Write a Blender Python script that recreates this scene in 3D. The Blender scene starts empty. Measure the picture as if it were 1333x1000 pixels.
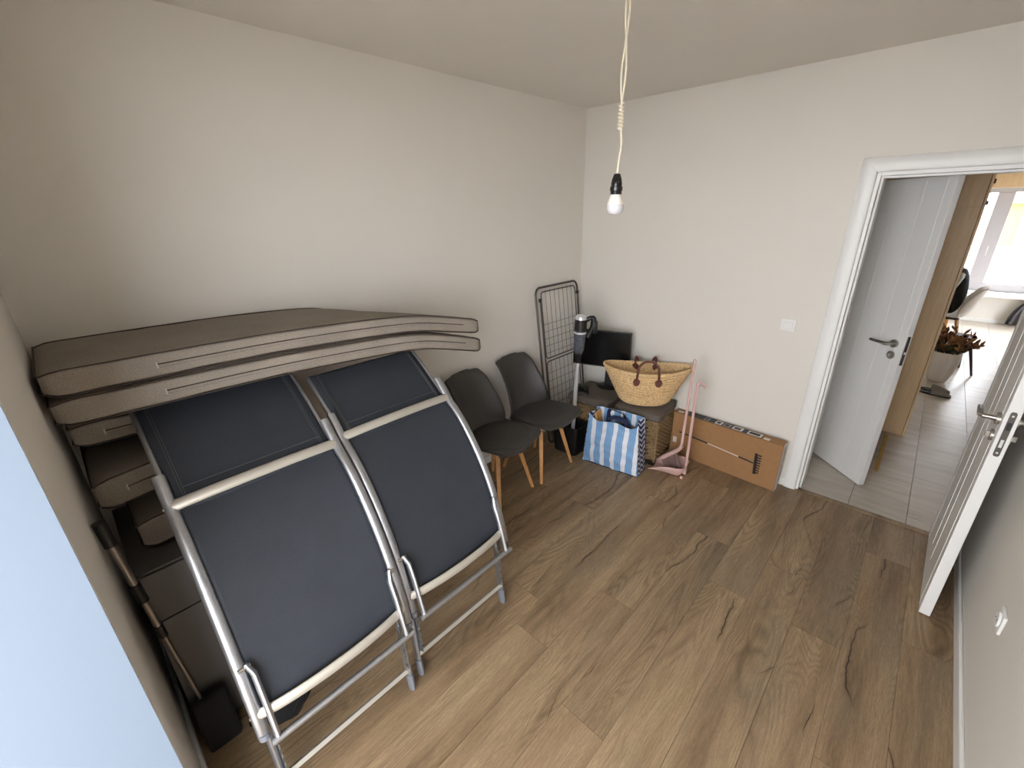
import bpy, bmesh, math, random
from mathutils import Vector, Matrix, Quaternion, noise
R = math.radians
random.seed(7)
scene = bpy.context.scene
col = scene.collection

# ------------------------------------------------------------------ camera
YAW, PITCH, ROLL, FPX = 0.7652, 0.3798, -0.0232, 563.98
def cam_matrix():
    cy, sy, cp, sp = math.cos(YAW), math.sin(YAW), math.cos(PITCH), math.sin(PITCH)
    f = Vector((-sy*cp, cy*cp, -sp)); r = Vector((cy, sy, 0)); u = r.cross(f)
    cr, sr = math.cos(ROLL), math.sin(ROLL)
    r2 = cr*r + sr*u; u2 = -sr*r + cr*u
    m = Matrix((r2, u2, -f)).transposed().to_4x4()
    m.translation = Vector((2.242, -3.238, 1.879))
    return m
cd = bpy.data.cameras.new('camera'); cam = bpy.data.objects.new('camera', cd); col.objects.link(cam)
cd.sensor_fit = 'HORIZONTAL'; cd.sensor_width = 36.0; cd.lens = FPX*36.0/1333.0; cd.clip_start = 0.01
cam.matrix_world = cam_matrix(); scene.camera = cam

# ------------------------------------------------------------------ sky and exposure
w = bpy.data.worlds.new('sky'); scene.world = w; w.use_nodes = True
wn = w.node_tree; wn.nodes.clear()
bg = wn.nodes.new('ShaderNodeBackground'); wo = wn.nodes.new('ShaderNodeOutputWorld')
bg.inputs[0].default_value = (0.885, 0.925, 1.0, 1); bg.inputs[1].default_value = 7.5
wn.links.new(bg.outputs[0], wo.inputs[0])
vs = scene.view_settings
vs.view_transform = 'Standard'; vs.look = 'None'; vs.gamma = 1.0; vs.use_curve_mapping = False
vs.exposure = 0.76

# ------------------------------------------------------------------ materials
def lin(c):
    out = []
    for x in c[:3]:
        x /= 255.0
        out.append(x/12.92 if x <= 0.04045 else ((x+0.055)/1.055)**2.4)
    return (*out, 1.0)
class NT:
    def __init__(s, name):
        s.m = bpy.data.materials.new(name); s.m.use_nodes = True
        s.t = s.m.node_tree; s.t.nodes.clear()
        s.out = s.t.nodes.new('ShaderNodeOutputMaterial')
        s.b = s.t.nodes.new('ShaderNodeBsdfPrincipled')
        s.t.links.new(s.b.outputs[0], s.out.inputs[0])
    def n(s, t, **kw):
        x = s.t.nodes.new(t)
        for k, v in kw.items(): setattr(x, k, v)
        return x
    def l(s, a, b): s.t.links.new(a, b)
    def set(s, node, i, v):
        if hasattr(v, 'is_output'): s.l(v, node.inputs[i])
        else: node.inputs[i].default_value = v
    def math(s, op, a, b=0.0, c=0.0):
        x = s.n('ShaderNodeMath', operation=op); s.set(x, 0, a); s.set(x, 1, b)
        if op in ('MULTIPLY_ADD', 'SMOOTH_MIN', 'COMPARE'): s.set(x, 2, c)
        return x.outputs[0]
    def mapping(s, vec, scale, loc=(0,0,0)):
        x = s.n('ShaderNodeMapping'); s.l(vec, x.inputs[0]); s.set(x, 3, scale); s.set(x, 1, loc); return x.outputs[0]
    def vadd(s, a, b):
        x = s.n('ShaderNodeVectorMath', operation='ADD'); s.set(x, 0, a); s.set(x, 1, b); return x.outputs[0]
    def noise(s, vec, scale, detail=3.0, rough=0.5, dist=0.0):
        x = s.n('ShaderNodeTexNoise'); s.l(vec, x.inputs['Vector'])
        x.inputs['Scale'].default_value = scale; x.inputs['Detail'].default_value = detail
        x.inputs['Roughness'].default_value = rough; x.inputs['Distortion'].default_value = dist
        return x.outputs[0]
    def ramp(s, fac, stops):
        x = s.n('ShaderNodeValToRGB'); s.l(fac, x.inputs[0]); e = x.color_ramp.elements
        while len(e) < len(stops): e.new(0.5)
        for el, (p, c) in zip(e, stops): el.position = p; el.color = c
        return x.outputs[0]
    def mix(s, fac, a, b, mode='MIX'):
        x = s.n('ShaderNodeMix', data_type='RGBA', blend_type=mode)
        s.set(x, 0, fac); s.set(x, 6, a); s.set(x, 7, b); return x.outputs[2]
    def bump(s, h, strength=0.2, dist=0.01):
        x = s.n('ShaderNodeBump'); s.l(h, x.inputs['Height'])
        x.inputs['Strength'].default_value = strength; x.inputs['Distance'].default_value = dist
        s.l(x.outputs[0], s.b.inputs['Normal'])
def mat(name, c, rough=0.5, metal=0.0, var=0.0, vscale=30.0, bump=0.0, bscale=80.0, spec=0.5, alpha=None):
    k = NT(name); b = k.b
    b.inputs['Roughness'].default_value = rough; b.inputs['Metallic'].default_value = metal
    b.inputs['Specular IOR Level'].default_value = spec
    co = k.n('ShaderNodeTexCoord').outputs['Object']
    if var > 0:
        nz = k.noise(co, vscale, 4.0, 0.6)
        a = lin(c); lo = tuple(x*(1-var) for x in a[:3])+(1,); hi = tuple(min(1, x*(1+var)) for x in a[:3])+(1,)
        k.l(k.ramp(nz, [(0.3, lo), (0.7, hi)]), b.inputs['Base Color'])
    else: b.inputs['Base Color'].default_value = lin(c)
    if bump > 0: k.bump(k.noise(co, bscale, 3.0), bump, 0.004)
    if alpha is not None: b.inputs['Alpha'].default_value = alpha
    return k.m
M = {}
def wall_mat(name, c):
    k = NT(name); co = k.n('ShaderNodeNewGeometry').outputs['Position']
    big = k.noise(co, 1.3, 3.0, 0.55); a = lin(c)
    k.l(k.ramp(big, [(0.25, tuple(x*0.955 for x in a[:3])+(1,)), (0.75, a)]), k.b.inputs['Base Color'])
    k.b.inputs['Roughness'].default_value = 0.85
    k.bump(k.noise(co, 90.0, 4.0, 0.6), 0.12, 0.004)
    return k.m
M['wall'] = wall_mat('wall_paint', (227, 221, 211))
M['ceil'] = wall_mat('ceiling_paint', (229, 223, 214))
M['white'] = mat('white_lacquer', (232, 230, 226), 0.35)
M['trim'] = mat('white_trim', (234, 232, 228), 0.4)
def oak_floor():
    k = NT('oak_laminate')
    pos = k.n('ShaderNodeNewGeometry').outputs['Position']
    rnd = k.n('ShaderNodeObjectInfo').outputs['Random']
    off = k.n('ShaderNodeCombineXYZ'); k.l(k.math('MULTIPLY', rnd, 37.0), off.inputs[0]); k.l(k.math('MULTIPLY', rnd, 91.0), off.inputs[1])
    k.l(k.math('MULTIPLY', rnd, 53.0), off.inputs[2])
    p = k.vadd(pos, off.outputs[0])
    broad = k.noise(k.mapping(p, (6.0, 0.75, 1)), 1.0, 2.2, 0.45, 0.7)
    rings = k.math('FRACT', k.math('MULTIPLY', broad, 34.0))
    ringc = k.ramp(rings, [(0.0, (0.66, 0.65, 0.64, 1)), (0.3, (0.98, 0.98, 0.97, 1)), (0.55, (1.08, 1.08, 1.07, 1)), (1.0, (0.74, 0.73, 0.72, 1))])
    patch = k.ramp(k.noise(k.mapping(p, (5.0, 1.3, 1), (5, 1, 7)), 1.0, 1.0), [(0.42, (0.12, 0.12, 0.12, 1)), (0.62, (0.85, 0.85, 0.85, 1))])
    fib = k.noise(k.mapping(p, (210.0, 11.0, 1)), 1.0, 4.0, 0.75)
    fibc = k.ramp(fib, [(0.3, (0.70, 0.69, 0.68, 1)), (0.7, (1.14, 1.14, 1.13, 1))])
    spk = k.ramp(k.noise(k.mapping(p, (420.0, 60.0, 1)), 1.0, 2.0, 0.6), [(0.3, (0.82, 0.82, 0.82, 1)), (0.65, (1.06, 1.06, 1.06, 1))])
    tone = k.noise(k.mapping(p, (9.0, 0.9, 1)), 1.0, 4.0, 0.6)
    base = k.ramp(tone, [(0.25, lin((112, 90, 66))), (0.5, lin((155, 130, 101))), (0.75, lin((180, 155, 123)))])
    grey = k.ramp(k.noise(k.mapping(p, (3.5, 1.0, 1), (2, 4, 6)), 1.0, 2.0), [(0.5, (0, 0, 0, 1)), (0.7, (0.55, 0.55, 0.55, 1))])
    base = k.mix(grey, base, lin((132, 118, 98)))
    tint = k.ramp(rnd, [(0.0, (0.93, 0.93, 0.93, 1)), (1.0, (1.03, 1.03, 1.02, 1))])
    c = k.mix(1.0, base, tint, 'MULTIPLY')
    c = k.mix(patch, c, ringc, 'MULTIPLY'); c = k.mix(0.9, c, fibc, 'MULTIPLY'); c = k.mix(0.8, c, spk, 'MULTIPLY')
    # drying cracks that run along the plank, with a soft dark halo
    sp = k.n('ShaderNodeSeparateXYZ'); k.l(p, sp.inputs[0])
    w1_ = k.math('MULTIPLY', k.math('SUBTRACT', k.noise(k.mapping(p, (0.6, 2.0, 1)), 1.0, 1.0), 0.5), 0.34)
    w2_ = k.math('MULTIPLY', k.math('SUBTRACT', k.noise(k.mapping(p, (4.0, 16.0, 1)), 1.0, 2.0), 0.5), 0.028)
    xx = k.math('ADD', k.math('ADD', sp.outputs[0], w1_), w2_)
    dist = k.math('ABSOLUTE', k.math('MULTIPLY', k.math('SUBTRACT', k.math('FRACT', k.math('DIVIDE', xx, 0.24)), 0.5), 0.24))
    msk = k.ramp(k.noise(k.mapping(p, (4.0, 2.1, 1), (17, 2, 0)), 1.0, 1.5), [(0.53, (0, 0, 0, 1)), (0.66, (1, 1, 1, 1))])
    halo = k.ramp(dist, [(0.0, (0.55, 0.55, 0.55, 1)), (0.016, (0, 0, 0, 1))])
    core = k.math('LESS_THAN', dist, k.math('MULTIPLY', msk, 0.0026))
    c = k.mix(k.math('MULTIPLY', halo, msk), c, lin((88, 66, 47)))
    c = k.mix(k.math('MULTIPLY', core, 0.85), c, lin((44, 31, 23)))
    vo = k.n('ShaderNodeTexVoronoi'); k.l(k.mapping(p, (2.6, 0.9, 1)), vo.inputs['Vector']); vo.inputs['Scale'].default_value = 1.0
    kd = k.math('ADD', vo.outputs['Distance'], k.math('MULTIPLY', k.math('SUBTRACT', k.noise(p, 45.0, 3.0), 0.5), 0.05))
    kn = k.ramp(kd, [(0.012, (0.7, 0.7, 0.7, 1)), (0.06, (0, 0, 0, 1))])
    c = k.mix(kn, c, lin((66, 47, 33)))
    k.l(c, k.b.inputs['Base Color'])
    k.b.inputs['Roughness'].default_value = 0.46; k.b.inputs['Specular IOR Level'].default_value = 0.35
    k.bump(k.math('ADD', k.math('MULTIPLY', fib, 0.5), k.math('MULTIPLY', rings, 0.3)), 0.12, 0.002)
    return k.m
M['oak'] = oak_floor()
M['subfloor'] = mat('dark_joint', (58, 44, 32), 0.8)
def tile_mat():
    k = NT('grey_tile'); pos = k.n('ShaderNodeNewGeometry').outputs['Position']
    rnd = k.n('ShaderNodeObjectInfo').outputs['Random']
    off = k.n('ShaderNodeCombineXYZ'); k.l(k.math('MULTIPLY', rnd, 31.0), off.inputs[0])
    p = k.vadd(pos, off.outputs[0])
    a = k.noise(k.mapping(p, (2.0, 14.0, 1)), 1.0, 4.0, 0.6)
    k.l(k.ramp(a, [(0.25, lin((180, 169, 154))), (0.75, lin((215, 206, 192)))]), k.b.inputs['Base Color'])
    k.b.inputs['Roughness'].default_value = 0.32
    return k.m
M['tile'] = tile_mat(); M['grout'] = mat('grout', (120, 113, 104), 0.9)
M['alu'] = mat('brushed_aluminium', (176, 178, 182), 0.34, 0.9, 0.06, 60)
M['alu_warm'] = mat('satin_aluminium', (196, 190, 178), 0.42, 0.55)
M['steel'] = mat('satin_steel', (170, 165, 158), 0.3, 0.95)
M['darksteel'] = mat('grey_steel', (96, 92, 88), 0.4, 0.8)
def weave_mat(name, c, sc=420.0, rough=0.75, contrast=0.35):
    k = NT(name); co = k.n('ShaderNodeTexCoord').outputs['Object']
    nz = k.noise(co, sc, 2.0, 0.7); nb = k.noise(co, 6.0, 3.0)
    a = lin(c)
    c1 = k.ramp(nz, [(0.3, tuple(x*(1-contrast) for x in a[:3])+(1,)), (0.7, tuple(min(1, x*(1+contrast)) for x in a[:3])+(1,))])
    c2 = k.ramp(nb, [(0.3, (0.9, 0.9, 0.9, 1)), (0.7, (1.06, 1.06, 1.06, 1))])
    k.l(k.mix(1.0, c1, c2, 'MULTIPLY'), k.b.inputs['Base Color'])
    k.b.inputs['Roughness'].default_value = rough; k.b.inputs['Specular IOR Level'].default_value = 0.25
    k.bump(nz, 0.25, 0.002); return k.m
M['sling'] = weave_mat('charcoal_sling', (49, 52, 58), 500, 0.55, 0.25)
M['sling_seam'] = mat('sling_seam', (78, 78, 80), 0.7)
M['taupe'] = weave_mat('taupe_upholstery', (144, 134, 123), 260, 0.9, 0.2)
M['piping'] = mat('dark_piping', (64, 54, 47), 0.85)
M['greyplastic'] = mat('grey_plastic', (110, 112, 118), 0.5)
M['shell'] = mat('dark_grey_shell', (62, 59, 56), 0.45, bump=0.03, bscale=300)
M['pad'] = mat('dark_leatherette', (58, 55, 52), 0.5, bump=0.15, bscale=260)
def wood(name, a, b):
    k = NT(name); co = k.n('ShaderNodeTexCoord').outputs['Object']
    nz = k.noise(k.mapping(co, (60, 60, 5)), 1.0, 4.0, 0.6)
    k.l(k.ramp(nz, [(0.3, lin(a)), (0.7, lin(b))]), k.b.inputs['Base Color']); k.b.inputs['Roughness'].default_value = 0.45
    return k.m
M['beech'] = wood('beech_wood', (178, 122, 70), (208, 156, 100))
M['darkwood'] = wood('dark_wood', (60, 34, 34), (84, 50, 48))
M['tanwood'] = wood('beige_wood', (208, 174, 130), (220, 188, 146))
M['black'] = mat('black_plastic', (20, 20, 21), 0.4)
M['blackmatte'] = mat('black_fabric', (17, 17, 18), 0.9, bump=0.2, bscale=150)
M['screen'] = mat('dark_screen', (8, 8, 9), 0.25)
M['gunmetal'] = mat('grey_wire', (88, 84, 80), 0.4, 0.7)
M['hyacinth'] = mat('woven_hyacinth', (128, 104, 72), 0.75, 0, 0.4, 90, 0.2, 200)
M['hyacinth_dark'] = mat('woven_core', (70, 52, 33), 0.9)
M['lid'] = weave_mat('grey_lid_fabric', (104, 95, 87), 300, 0.85, 0.2)
M['straw'] = mat('straw_braid', (214, 181, 134), 0.75, 0, 0.3, 70, 0.25, 220)
M['leather'] = mat('brown_leather', (94, 48, 32), 0.45, 0, 0.15, 40)
M['navy'] = mat('navy_webbing', (28, 36, 72), 0.8)
M['pink'] = mat('pink_plastic', (214, 176, 168), 0.4)
M['pinkdark'] = mat('mauve_bristle', (132, 106, 100), 0.8, 0, 0.2, 300)
M['card'] = mat('cardboard', (158, 118, 78), 0.85, 0, 0.06, 25)
M['carddark'] = mat('cardboard_edge', (112, 80, 50), 0.9)
M['ink'] = mat('dark_print', (58, 58, 66), 0.6)
M['inkblack'] = mat('black_print', (26, 25, 26), 0.6)
M['paper'] = mat('white_print', (214, 208, 200), 0.7)
M['inkgrey'] = mat('grey_print', (140, 134, 130), 0.7)
M['cord'] = mat('cream_cord', (226, 214, 190), 0.6)
M['bakelite'] = mat('black_bakelite', (22, 19, 18), 0.22)
M['bulbglass'] = mat('frosted_bulb', (214, 210, 214), 0.25)
M['bulbbase'] = mat('bulb_collar', (238, 232, 220), 0.4)
M['yellow'] = mat('yellow_strip', (190, 150, 74), 0.6, 0, 0.15, 20)
M['ceramic'] = mat('white_ceramic', (214, 206, 194), 0.5)
M['dried'] = mat('dried_leaves', (146, 104, 64), 0.9, 0, 0.5, 25)
M['driedgreen'] = mat('dried_green_leaves', (84, 84, 50), 0.9, 0, 0.3, 25)
M['berry'] = mat('dark_seed_head', (44, 26, 36), 0.8)
M['slipper'] = mat('grey_felt', (124, 119, 112), 0.95, 0, 0.15, 60)
M['rubber'] = mat('black_rubber', (28, 28, 28), 0.7)
M['curtain'] = mat('grey_curtain', (84, 80, 82), 0.9)
M['pvc'] = mat('grey_window_frame', (190, 186, 186), 0.4)
M['skin'] = mat('skin', (205, 160, 135), 0.55)
M['hair'] = mat('dark_hair', (40, 30, 24), 0.6)
M['cup'] = mat('smoked_dust_cup', (84, 88, 96), 0.15, 0, 0.35, 60)
M['silver'] = mat('silver_tube', (222, 222, 224), 0.3, 0.5)
M['cabinet'] = mat('shade_greyed_laminate', (98, 95, 92), 0.5)  # white cabinet, greyed in its base colour for the shade behind the loungers
M['stucco'] = mat('outside_stucco', (232, 226, 214), 0.9)
M['orange'] = mat('orange_stucco', (214, 160, 92), 0.9)
M['rose'] = mat('rose_stucco', (226, 186, 170), 0.9)
M['darkpane'] = mat('outside_pane', (120, 130, 142), 0.2)
M['ground'] = mat('outside_ground', (150, 148, 142), 0.9)
def glass():
    m = bpy.data.materials.new('clear_pane'); m.use_nodes = True; t = m.node_tree; t.nodes.clear()
    o = t.nodes.new('ShaderNodeOutputMaterial'); mx = t.nodes.new('ShaderNodeMixShader')
    tr = t.nodes.new('ShaderNodeBsdfTransparent'); gl = t.nodes.new('ShaderNodeBsdfGlossy'); gl.inputs[1].default_value = 0.02
    mx.inputs[0].default_value = 0.06
    t.links.new(tr.outputs[0], mx.inputs[1]); t.links.new(gl.outputs[0], mx.inputs[2]); t.links.new(mx.outputs[0], o.inputs[0])
    return m
M['glass'] = glass()
M['lining'] = mat('dimmed_reveal_blue', (112, 124, 138), 0.6)  # sky tint and dimming put into the colour of the added reveal panel
def stripes():
    k = NT('blue_striped_bag'); co = k.n('ShaderNodeTexCoord').outputs['Object']
    sep = k.n('ShaderNodeSeparateXYZ'); k.l(co, sep.inputs[0])
    wob = k.math('MULTIPLY', k.math('SUBTRACT', k.noise(co, 9.0, 2.0), 0.5), 0.02)
    x = k.math('ADD', sep.outputs[0], wob)
    s = k.math('FRACT', k.math('MULTIPLY', k.math('ADD', x, 1.0), 11.5))
    wht = k.math('GREATER_THAN', s, 0.62)
    s2 = k.math('FRACT', k.math('MULTIPLY', k.math('ADD', x, 1.0), 69.0))
    thin = k.math('MULTIPLY', k.math('GREATER_THAN', s2, 0.62), 0.35)
    c = k.mix(thin, lin((112, 156, 200)), lin((164, 194, 222)))
    k.l(k.mix(wht, c, lin((222, 224, 230))), k.b.inputs['Base Color'])
    k.b.inputs['Roughness'].default_value = 0.5
    k.bump(k.noise(co, 38.0, 3.0), 0.35, 0.01); return k.m
M['stripes'] = stripes()
def gusset():
    k = NT('navy_zigzag'); co = k.n('ShaderNodeTexCoord').outputs['Object']
    sep = k.n('ShaderNodeSeparateXYZ'); k.l(co, sep.inputs[0])
    z = k.math('PINGPONG', k.math('MULTIPLY', sep.outputs[1], 1.0), 0.03)
    s = k.math('FRACT', k.math('MULTIPLY', k.math('ADD', sep.outputs[2], z), 24.0))
    k.l(k.mix(k.math('GREATER_THAN', s, 0.6), lin((30, 38, 78)), lin((205, 212, 226))), k.b.inputs['Base Color'])
    k.b.inputs['Roughness'].default_value = 0.6; return k.m
M['gusset'] = gusset()
def sleeve():
    k = NT('patterned_sleeve'); co = k.n('ShaderNodeNewGeometry').outputs['Position']
    vo = k.n('ShaderNodeTexVoronoi'); k.l(co, vo.inputs['Vector']); vo.inputs['Scale'].default_value = 45
    k.l(k.ramp(vo.outputs['Distance'], [(0.10, lin((40, 40, 40))), (0.28, lin((176, 170, 160)))]), k.b.inputs['Base Color'])
    k.b.inputs['Roughness'].default_value = 0.9; return k.m
M['sleeve'] = sleeve()

# ------------------------------------------------------------------ mesh helpers
class MB:
    def __init__(s): s.v = []; s.f = []
    def add(s, vs, fs):
        o = len(s.v); s.v += [tuple(v) for v in vs]; s.f += [tuple(i+o for i in f) for f in fs]; return s
    def box(s, c, d, rot=None):
        c = Vector(c); h = Vector(d)/2; vs = []
        for sx in (-1, 1):
            for sy in (-1, 1):
                for sz in (-1, 1):
                    p = Vector((sx*h.x, sy*h.y, sz*h.z))
                    if rot is not None: p = rot @ p
                    vs.append(c+p)
        return s.add(vs, [(0,1,3,2),(4,6,7,5),(0,4,5,1),(2,3,7,6),(0,2,6,4),(1,5,7,3)])
    def bx(s, x0, x1, y0, y1, z0, z1): return s.box(((x0+x1)/2, (y0+y1)/2, (z0+z1)/2), (x1-x0, y1-y0, z1-z0))
    def tube(s, pts, r, n=10, flat=None, up=None, close=False):
        pts = [Vector(p) for p in pts]; m = len(pts); rings = []
        rr = r if isinstance(r, (list, tuple)) else [r]*m
        prev = None
        for i, p in enumerate(pts):
            if close: t = (pts[(i+1) % m]-pts[i-1])
            else: t = pts[min(i+1, m-1)]-pts[max(i-1, 0)]
            t.normalize()
            if prev is None:
                a = Vector(up) if up else (Vector((0,0,1)) if abs(t.z) < 0.9 else Vector((1,0,0)))
            else: a = prev
            a = (a - t*a.dot(t)).normalized(); prev = a; b = t.cross(a)
            fa, fb = flat if flat else (1, 1)
            rings.append([p + a*math.cos(2*math.pi*k/n)*rr[i]*fa + b*math.sin(2*math.pi*k/n)*rr[i]*fb for k in range(n)])
        vs = [q for ring in rings for q in ring]; fs = []
        for i in range(m if close else m-1):
            j = (i+1) % m
            for k in range(n): fs.append((i*n+k, i*n+(k+1) % n, j*n+(k+1) % n, j*n+k))
        if not close:
            fs.append(tuple(range(n))[::-1]); fs.append(tuple((m-1)*n+k for k in range(n)))
        return s.add(vs, fs)
    def lathe(s, prof, n=24, c=(0,0,0), sx=1, sy=1, cap=True):
        vs = []; fs = []
        for r, z in prof:
            for k in range(n):
                a = 2*math.pi*k/n; vs.append((c[0]+r*sx*math.cos(a), c[1]+r*sy*math.sin(a), c[2]+z))
        for i in range(len(prof)-1):
            for k in range(n): fs.append((i*n+k, i*n+(k+1) % n, (i+1)*n+(k+1) % n, (i+1)*n+k))
        if cap: fs.append(tuple(range(n))[::-1]); fs.append(tuple((len(prof)-1)*n+k for k in range(n)))
        return s.add(vs, fs)
    def grid(s, fn, nu, nv, cu=False):
        vs = [fn(i/(nu if cu else nu-1), j/(nv-1)) for j in range(nv) for i in range(nu)]; fs = []
        for j in range(nv-1):
            for i in range(nu if cu else nu-1):
                k = (i+1) % nu; fs.append((j*nu+i, j*nu+k, (j+1)*nu+k, (j+1)*nu+i))
        return s.add(vs, fs)
    def prism(s, poly, y0, y1):        # polygon in x,z extruded along y
        n = len(poly); vs = [(x, y0, z) for x, z in poly]+[(x, y1, z) for x, z in poly]
        fs = [tuple(range(n)), tuple(range(n, 2*n))[::-1]]+[(i, i+n, (i+1) % n+n, (i+1) % n) for i in range(n)]
        return s.add(vs, fs)
    def mesh(s, name, m, smooth=True, ang=40):
        me = bpy.data.meshes.new(name); me.from_pydata(s.v, [], s.f)
        bm = bmesh.new(); bm.from_mesh(me); bmesh.ops.recalc_face_normals(bm, faces=bm.faces); bm.to_mesh(me); bm.free()
        if smooth:
            me.polygons.foreach_set('use_smooth', [True]*len(me.polygons)); me.set_sharp_from_angle(angle=R(ang))
        me.materials.append(M[m]); return me
    def build(s, name, m, parent=None, bevel=0.0, smooth=True, solid=0.0, sub=0, ang=40, seg=2, off=-1):
        o = bpy.data.objects.new(name, s.mesh(name, m, smooth, ang)); col.objects.link(o)
        if parent: o.parent = parent
        if solid: md = o.modifiers.new('solid', 'SOLIDIFY'); md.thickness = solid; md.offset = off
        if sub: md = o.modifiers.new('sub', 'SUBSURF'); md.levels = sub; md.render_levels = sub
        if bevel: md = o.modifiers.new('bevel', 'BEVEL'); md.width = bevel; md.segments = seg; md.limit_method = 'ANGLE'; md.angle_limit = R(35)
        return o
def tag(o, label=None, cat=None, group=None, kind=None):
    if label: o['label'] = label
    if cat: o['category'] = cat
    if group: o['group'] = group
    if kind: o['kind'] = kind
    return o
def empty(name, loc=(0,0,0), rz=0.0, rot=None):
    o = bpy.data.objects.new(name, None); col.objects.link(o); o.location = loc
    o.rotation_euler = rot if rot else (0, 0, rz); o.empty_display_size = 0.1; return o
def spline(pts, n):                   # catmull-rom through tuples
    P = [Vector(p) for p in pts]; out = []
    m = len(P)-1
    for i in range(n+1):
        t = i/n*m; k = min(int(t), m-1); t -= k
        p0, p1, p2, p3 = P[max(k-1, 0)], P[k], P[k+1], P[min(k+2, m)]
        out.append(0.5*((2*p1)+(p2-p0)*t+(2*p0-5*p1+4*p2-p3)*t*t+(3*p1-p0-3*p2+p3)*t**3))
    return out
def lerp_tab(tab, x):
    if x <= tab[0][0]: return tab[0][1]
    for (a, b), (c, d) in zip(tab, tab[1:]):
        if x <= c:
            t = (x-a)/(c-a); t = t*t*(3-2*t) if False else t
            return b+(d-b)*t
    return tab[-1][1]
def struct(o, label, cat): return tag(o, label, cat, None, 'structure')

# ------------------------------------------------------------------ room shell
XR, YN, H = 2.734, -3.353, 2.6
XE = 1.121                                     # left edge of the balcony opening in the near wall
DX0, DX1, DZ = 1.905, 2.66, 2.03               # doorway
fl = MB().bx(-0.15, XR+0.15, YN-0.34, 0.0, -0.08, -0.012).build('floor', 'subfloor', smooth=False)
struct(fl, 'brown oak laminate floor of long planks', 'floor')
PW, PL = 0.197, 1.38
seams = {0: -0.889, -1: -1.232, 1: -1.241, -2: -2.28, -3: -1.683, 2: -0.42, 3: -1.0, -4: -0.75, -5: -1.95, -6: -1.15}
k0 = 2.153
for k in range(-11, 4):
    x1 = k0+PW*k; x0 = x1-PW
    a, b = max(x0, 0.0), min(x1, XR)
    if b-a < 0.01: continue
    y = seams.get(k, -0.3-random.random()*1.3)
    while y > -PL: y -= PL
    y += 3*PL
    y -= PL*math.ceil(y/PL) if y > PL else 0
    while y < PL*0.999: y += PL
    while y > YN-0.3:
        t, s = min(y, 0.0), max(y-PL, YN-0.3)
        if t-s > 0.02:
            MB().bx(a+0.0006, b-0.0006, s+0.0006, t-0.0006, -0.012, 0.0).build('plank', 'oak', fl, smooth=False)
        y -= PL
struct(MB().bx(-0.15, XR+0.15, YN-0.36, 0.14, H, H+0.12).build('ceiling', 'ceil', smooth=False), 'plain off-white painted ceiling of the room', 'ceiling')
struct(MB().bx(-0.15, 0.0, YN-0.35, 0.14, -0.05, H).build('wall_left', 'wall', smooth=False), 'plain cream wall behind the loungers and chairs', 'wall')
wb = MB().bx(0, DX0, 0, 0.14, -0.05, H).bx(DX0, DX1, 0, 0.14, DZ, H).bx(DX1, XR+0.12, 0, 0.14, -0.05, H).build('wall_back', 'wall', smooth=False)
struct(wb, 'plain cream wall with the doorway and the light switch', 'wall')
struct(MB().bx(XR, XR+0.12, YN-0.35, 0, -0.05, H).build('wall_right', 'wall', smooth=False), 'plain wall beside the open room door', 'wall')
wn_ = MB().bx(0, XE, YN-0.35, YN, -0.05, H).bx(XE, XR, YN-0.35, YN, 2.3, H).bx(2.62, XR, YN-0.35, YN, -0.05, 2.3).build('wall_near', 'wall', smooth=False)
struct(wn_, 'window wall with the covered reveal of the balcony opening', 'wall')
rv = MB().bx(XE, XE+0.006, YN-0.35, YN-0.001, 0.0, 2.3).build('added_reveal_panel', 'lining', smooth=False)  # panel added over the reveal to keep its skylit face from clipping
struct(rv, 'grey-blue panel added over the reveal to dim its skylit side', 'lining')
# skirting boards
def skirting(name, x0, x1, y0, y1, h=0.065, label=''):
    o = MB().bx(x0, x1, y0, y1, 0, h).build(name, 'trim', bevel=0.005)
    struct(o, label, 'baseboard')
skirting('baseboard_left', 0, 0.015, YN, 0, label='white baseboard along the wall behind the chairs')
skirting('baseboard_back', 0.015, 1.824, -0.015, 0, label='white baseboard behind the ottomans and the cardboard box')
skirting('baseboard_right', XR-0.015, XR, YN, -0.02, 0.07, label='white baseboard under the wall socket')
skirting('baseboard_near', 0.015, XE, YN, YN+0.015, label='white baseboard below the window wall')
# door casing and lining
tr = empty('trim_1', (0, 0, 0)); struct(tr, 'white door casing around the open doorway', 'door frame')
def casing_profile():                 # section across the casing: width, depth
    return [(0, 0), (0, 0.010), (0.010, 0.017), (0.04, 0.020), (0.070, 0.017), (0.078, 0.010), (0.078, 0)]
def casing_piece(name, p0, p1, inner0, inner1):
    # p0,p1: outer ends; inner0,inner1: the mitred inner ends; all in (x,z)
    mb = MB(); pr = casing_profile(); vs = []
    for (o, i) in ((p0, inner0), (p1, inner1)):
        for wd, dp in pr:
            t = wd/0.078; vs.append((o[0]+(i[0]-o[0])*t, -dp, o[1]+(i[1]-o[1])*t))
    n = len(pr); fs = [(i, i+1, i+1+n, i+n) for i in range(n-1)]+[tuple(range(n)), tuple(range(n, 2*n))]
    mb.add(vs, fs); return mb.build(name, 'trim', tr, ang=50)
casing_piece('casing_post', (1.824, 0), (1.824, 2.103), (1.902, 0), (1.902, 2.030))
casing_piece('casing_head', (1.8245, 2.103), (2.733, 2.103), (1.9025, 2.030), (2.662, 2.030))
casing_piece('casing_post', (2.733, 0), (2.733, 2.1025), (2.662, 0), (2.662, 2.0295))
MB().bx(1.897, 1.918, -0.004, 0.15, 0, 2.031).bx(1.918, 1.930, 0.042, 0.15, 0, 2.02).build('jamb', 'trim', tr, bevel=0.002)
MB().bx(2.650, 2.668, 0.002, 0.15, 0, 2.031).bx(2.640, 2.650, 0.045, 0.15, 0, 2.02).build('jamb', 'trim', tr, bevel=0.002)
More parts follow.
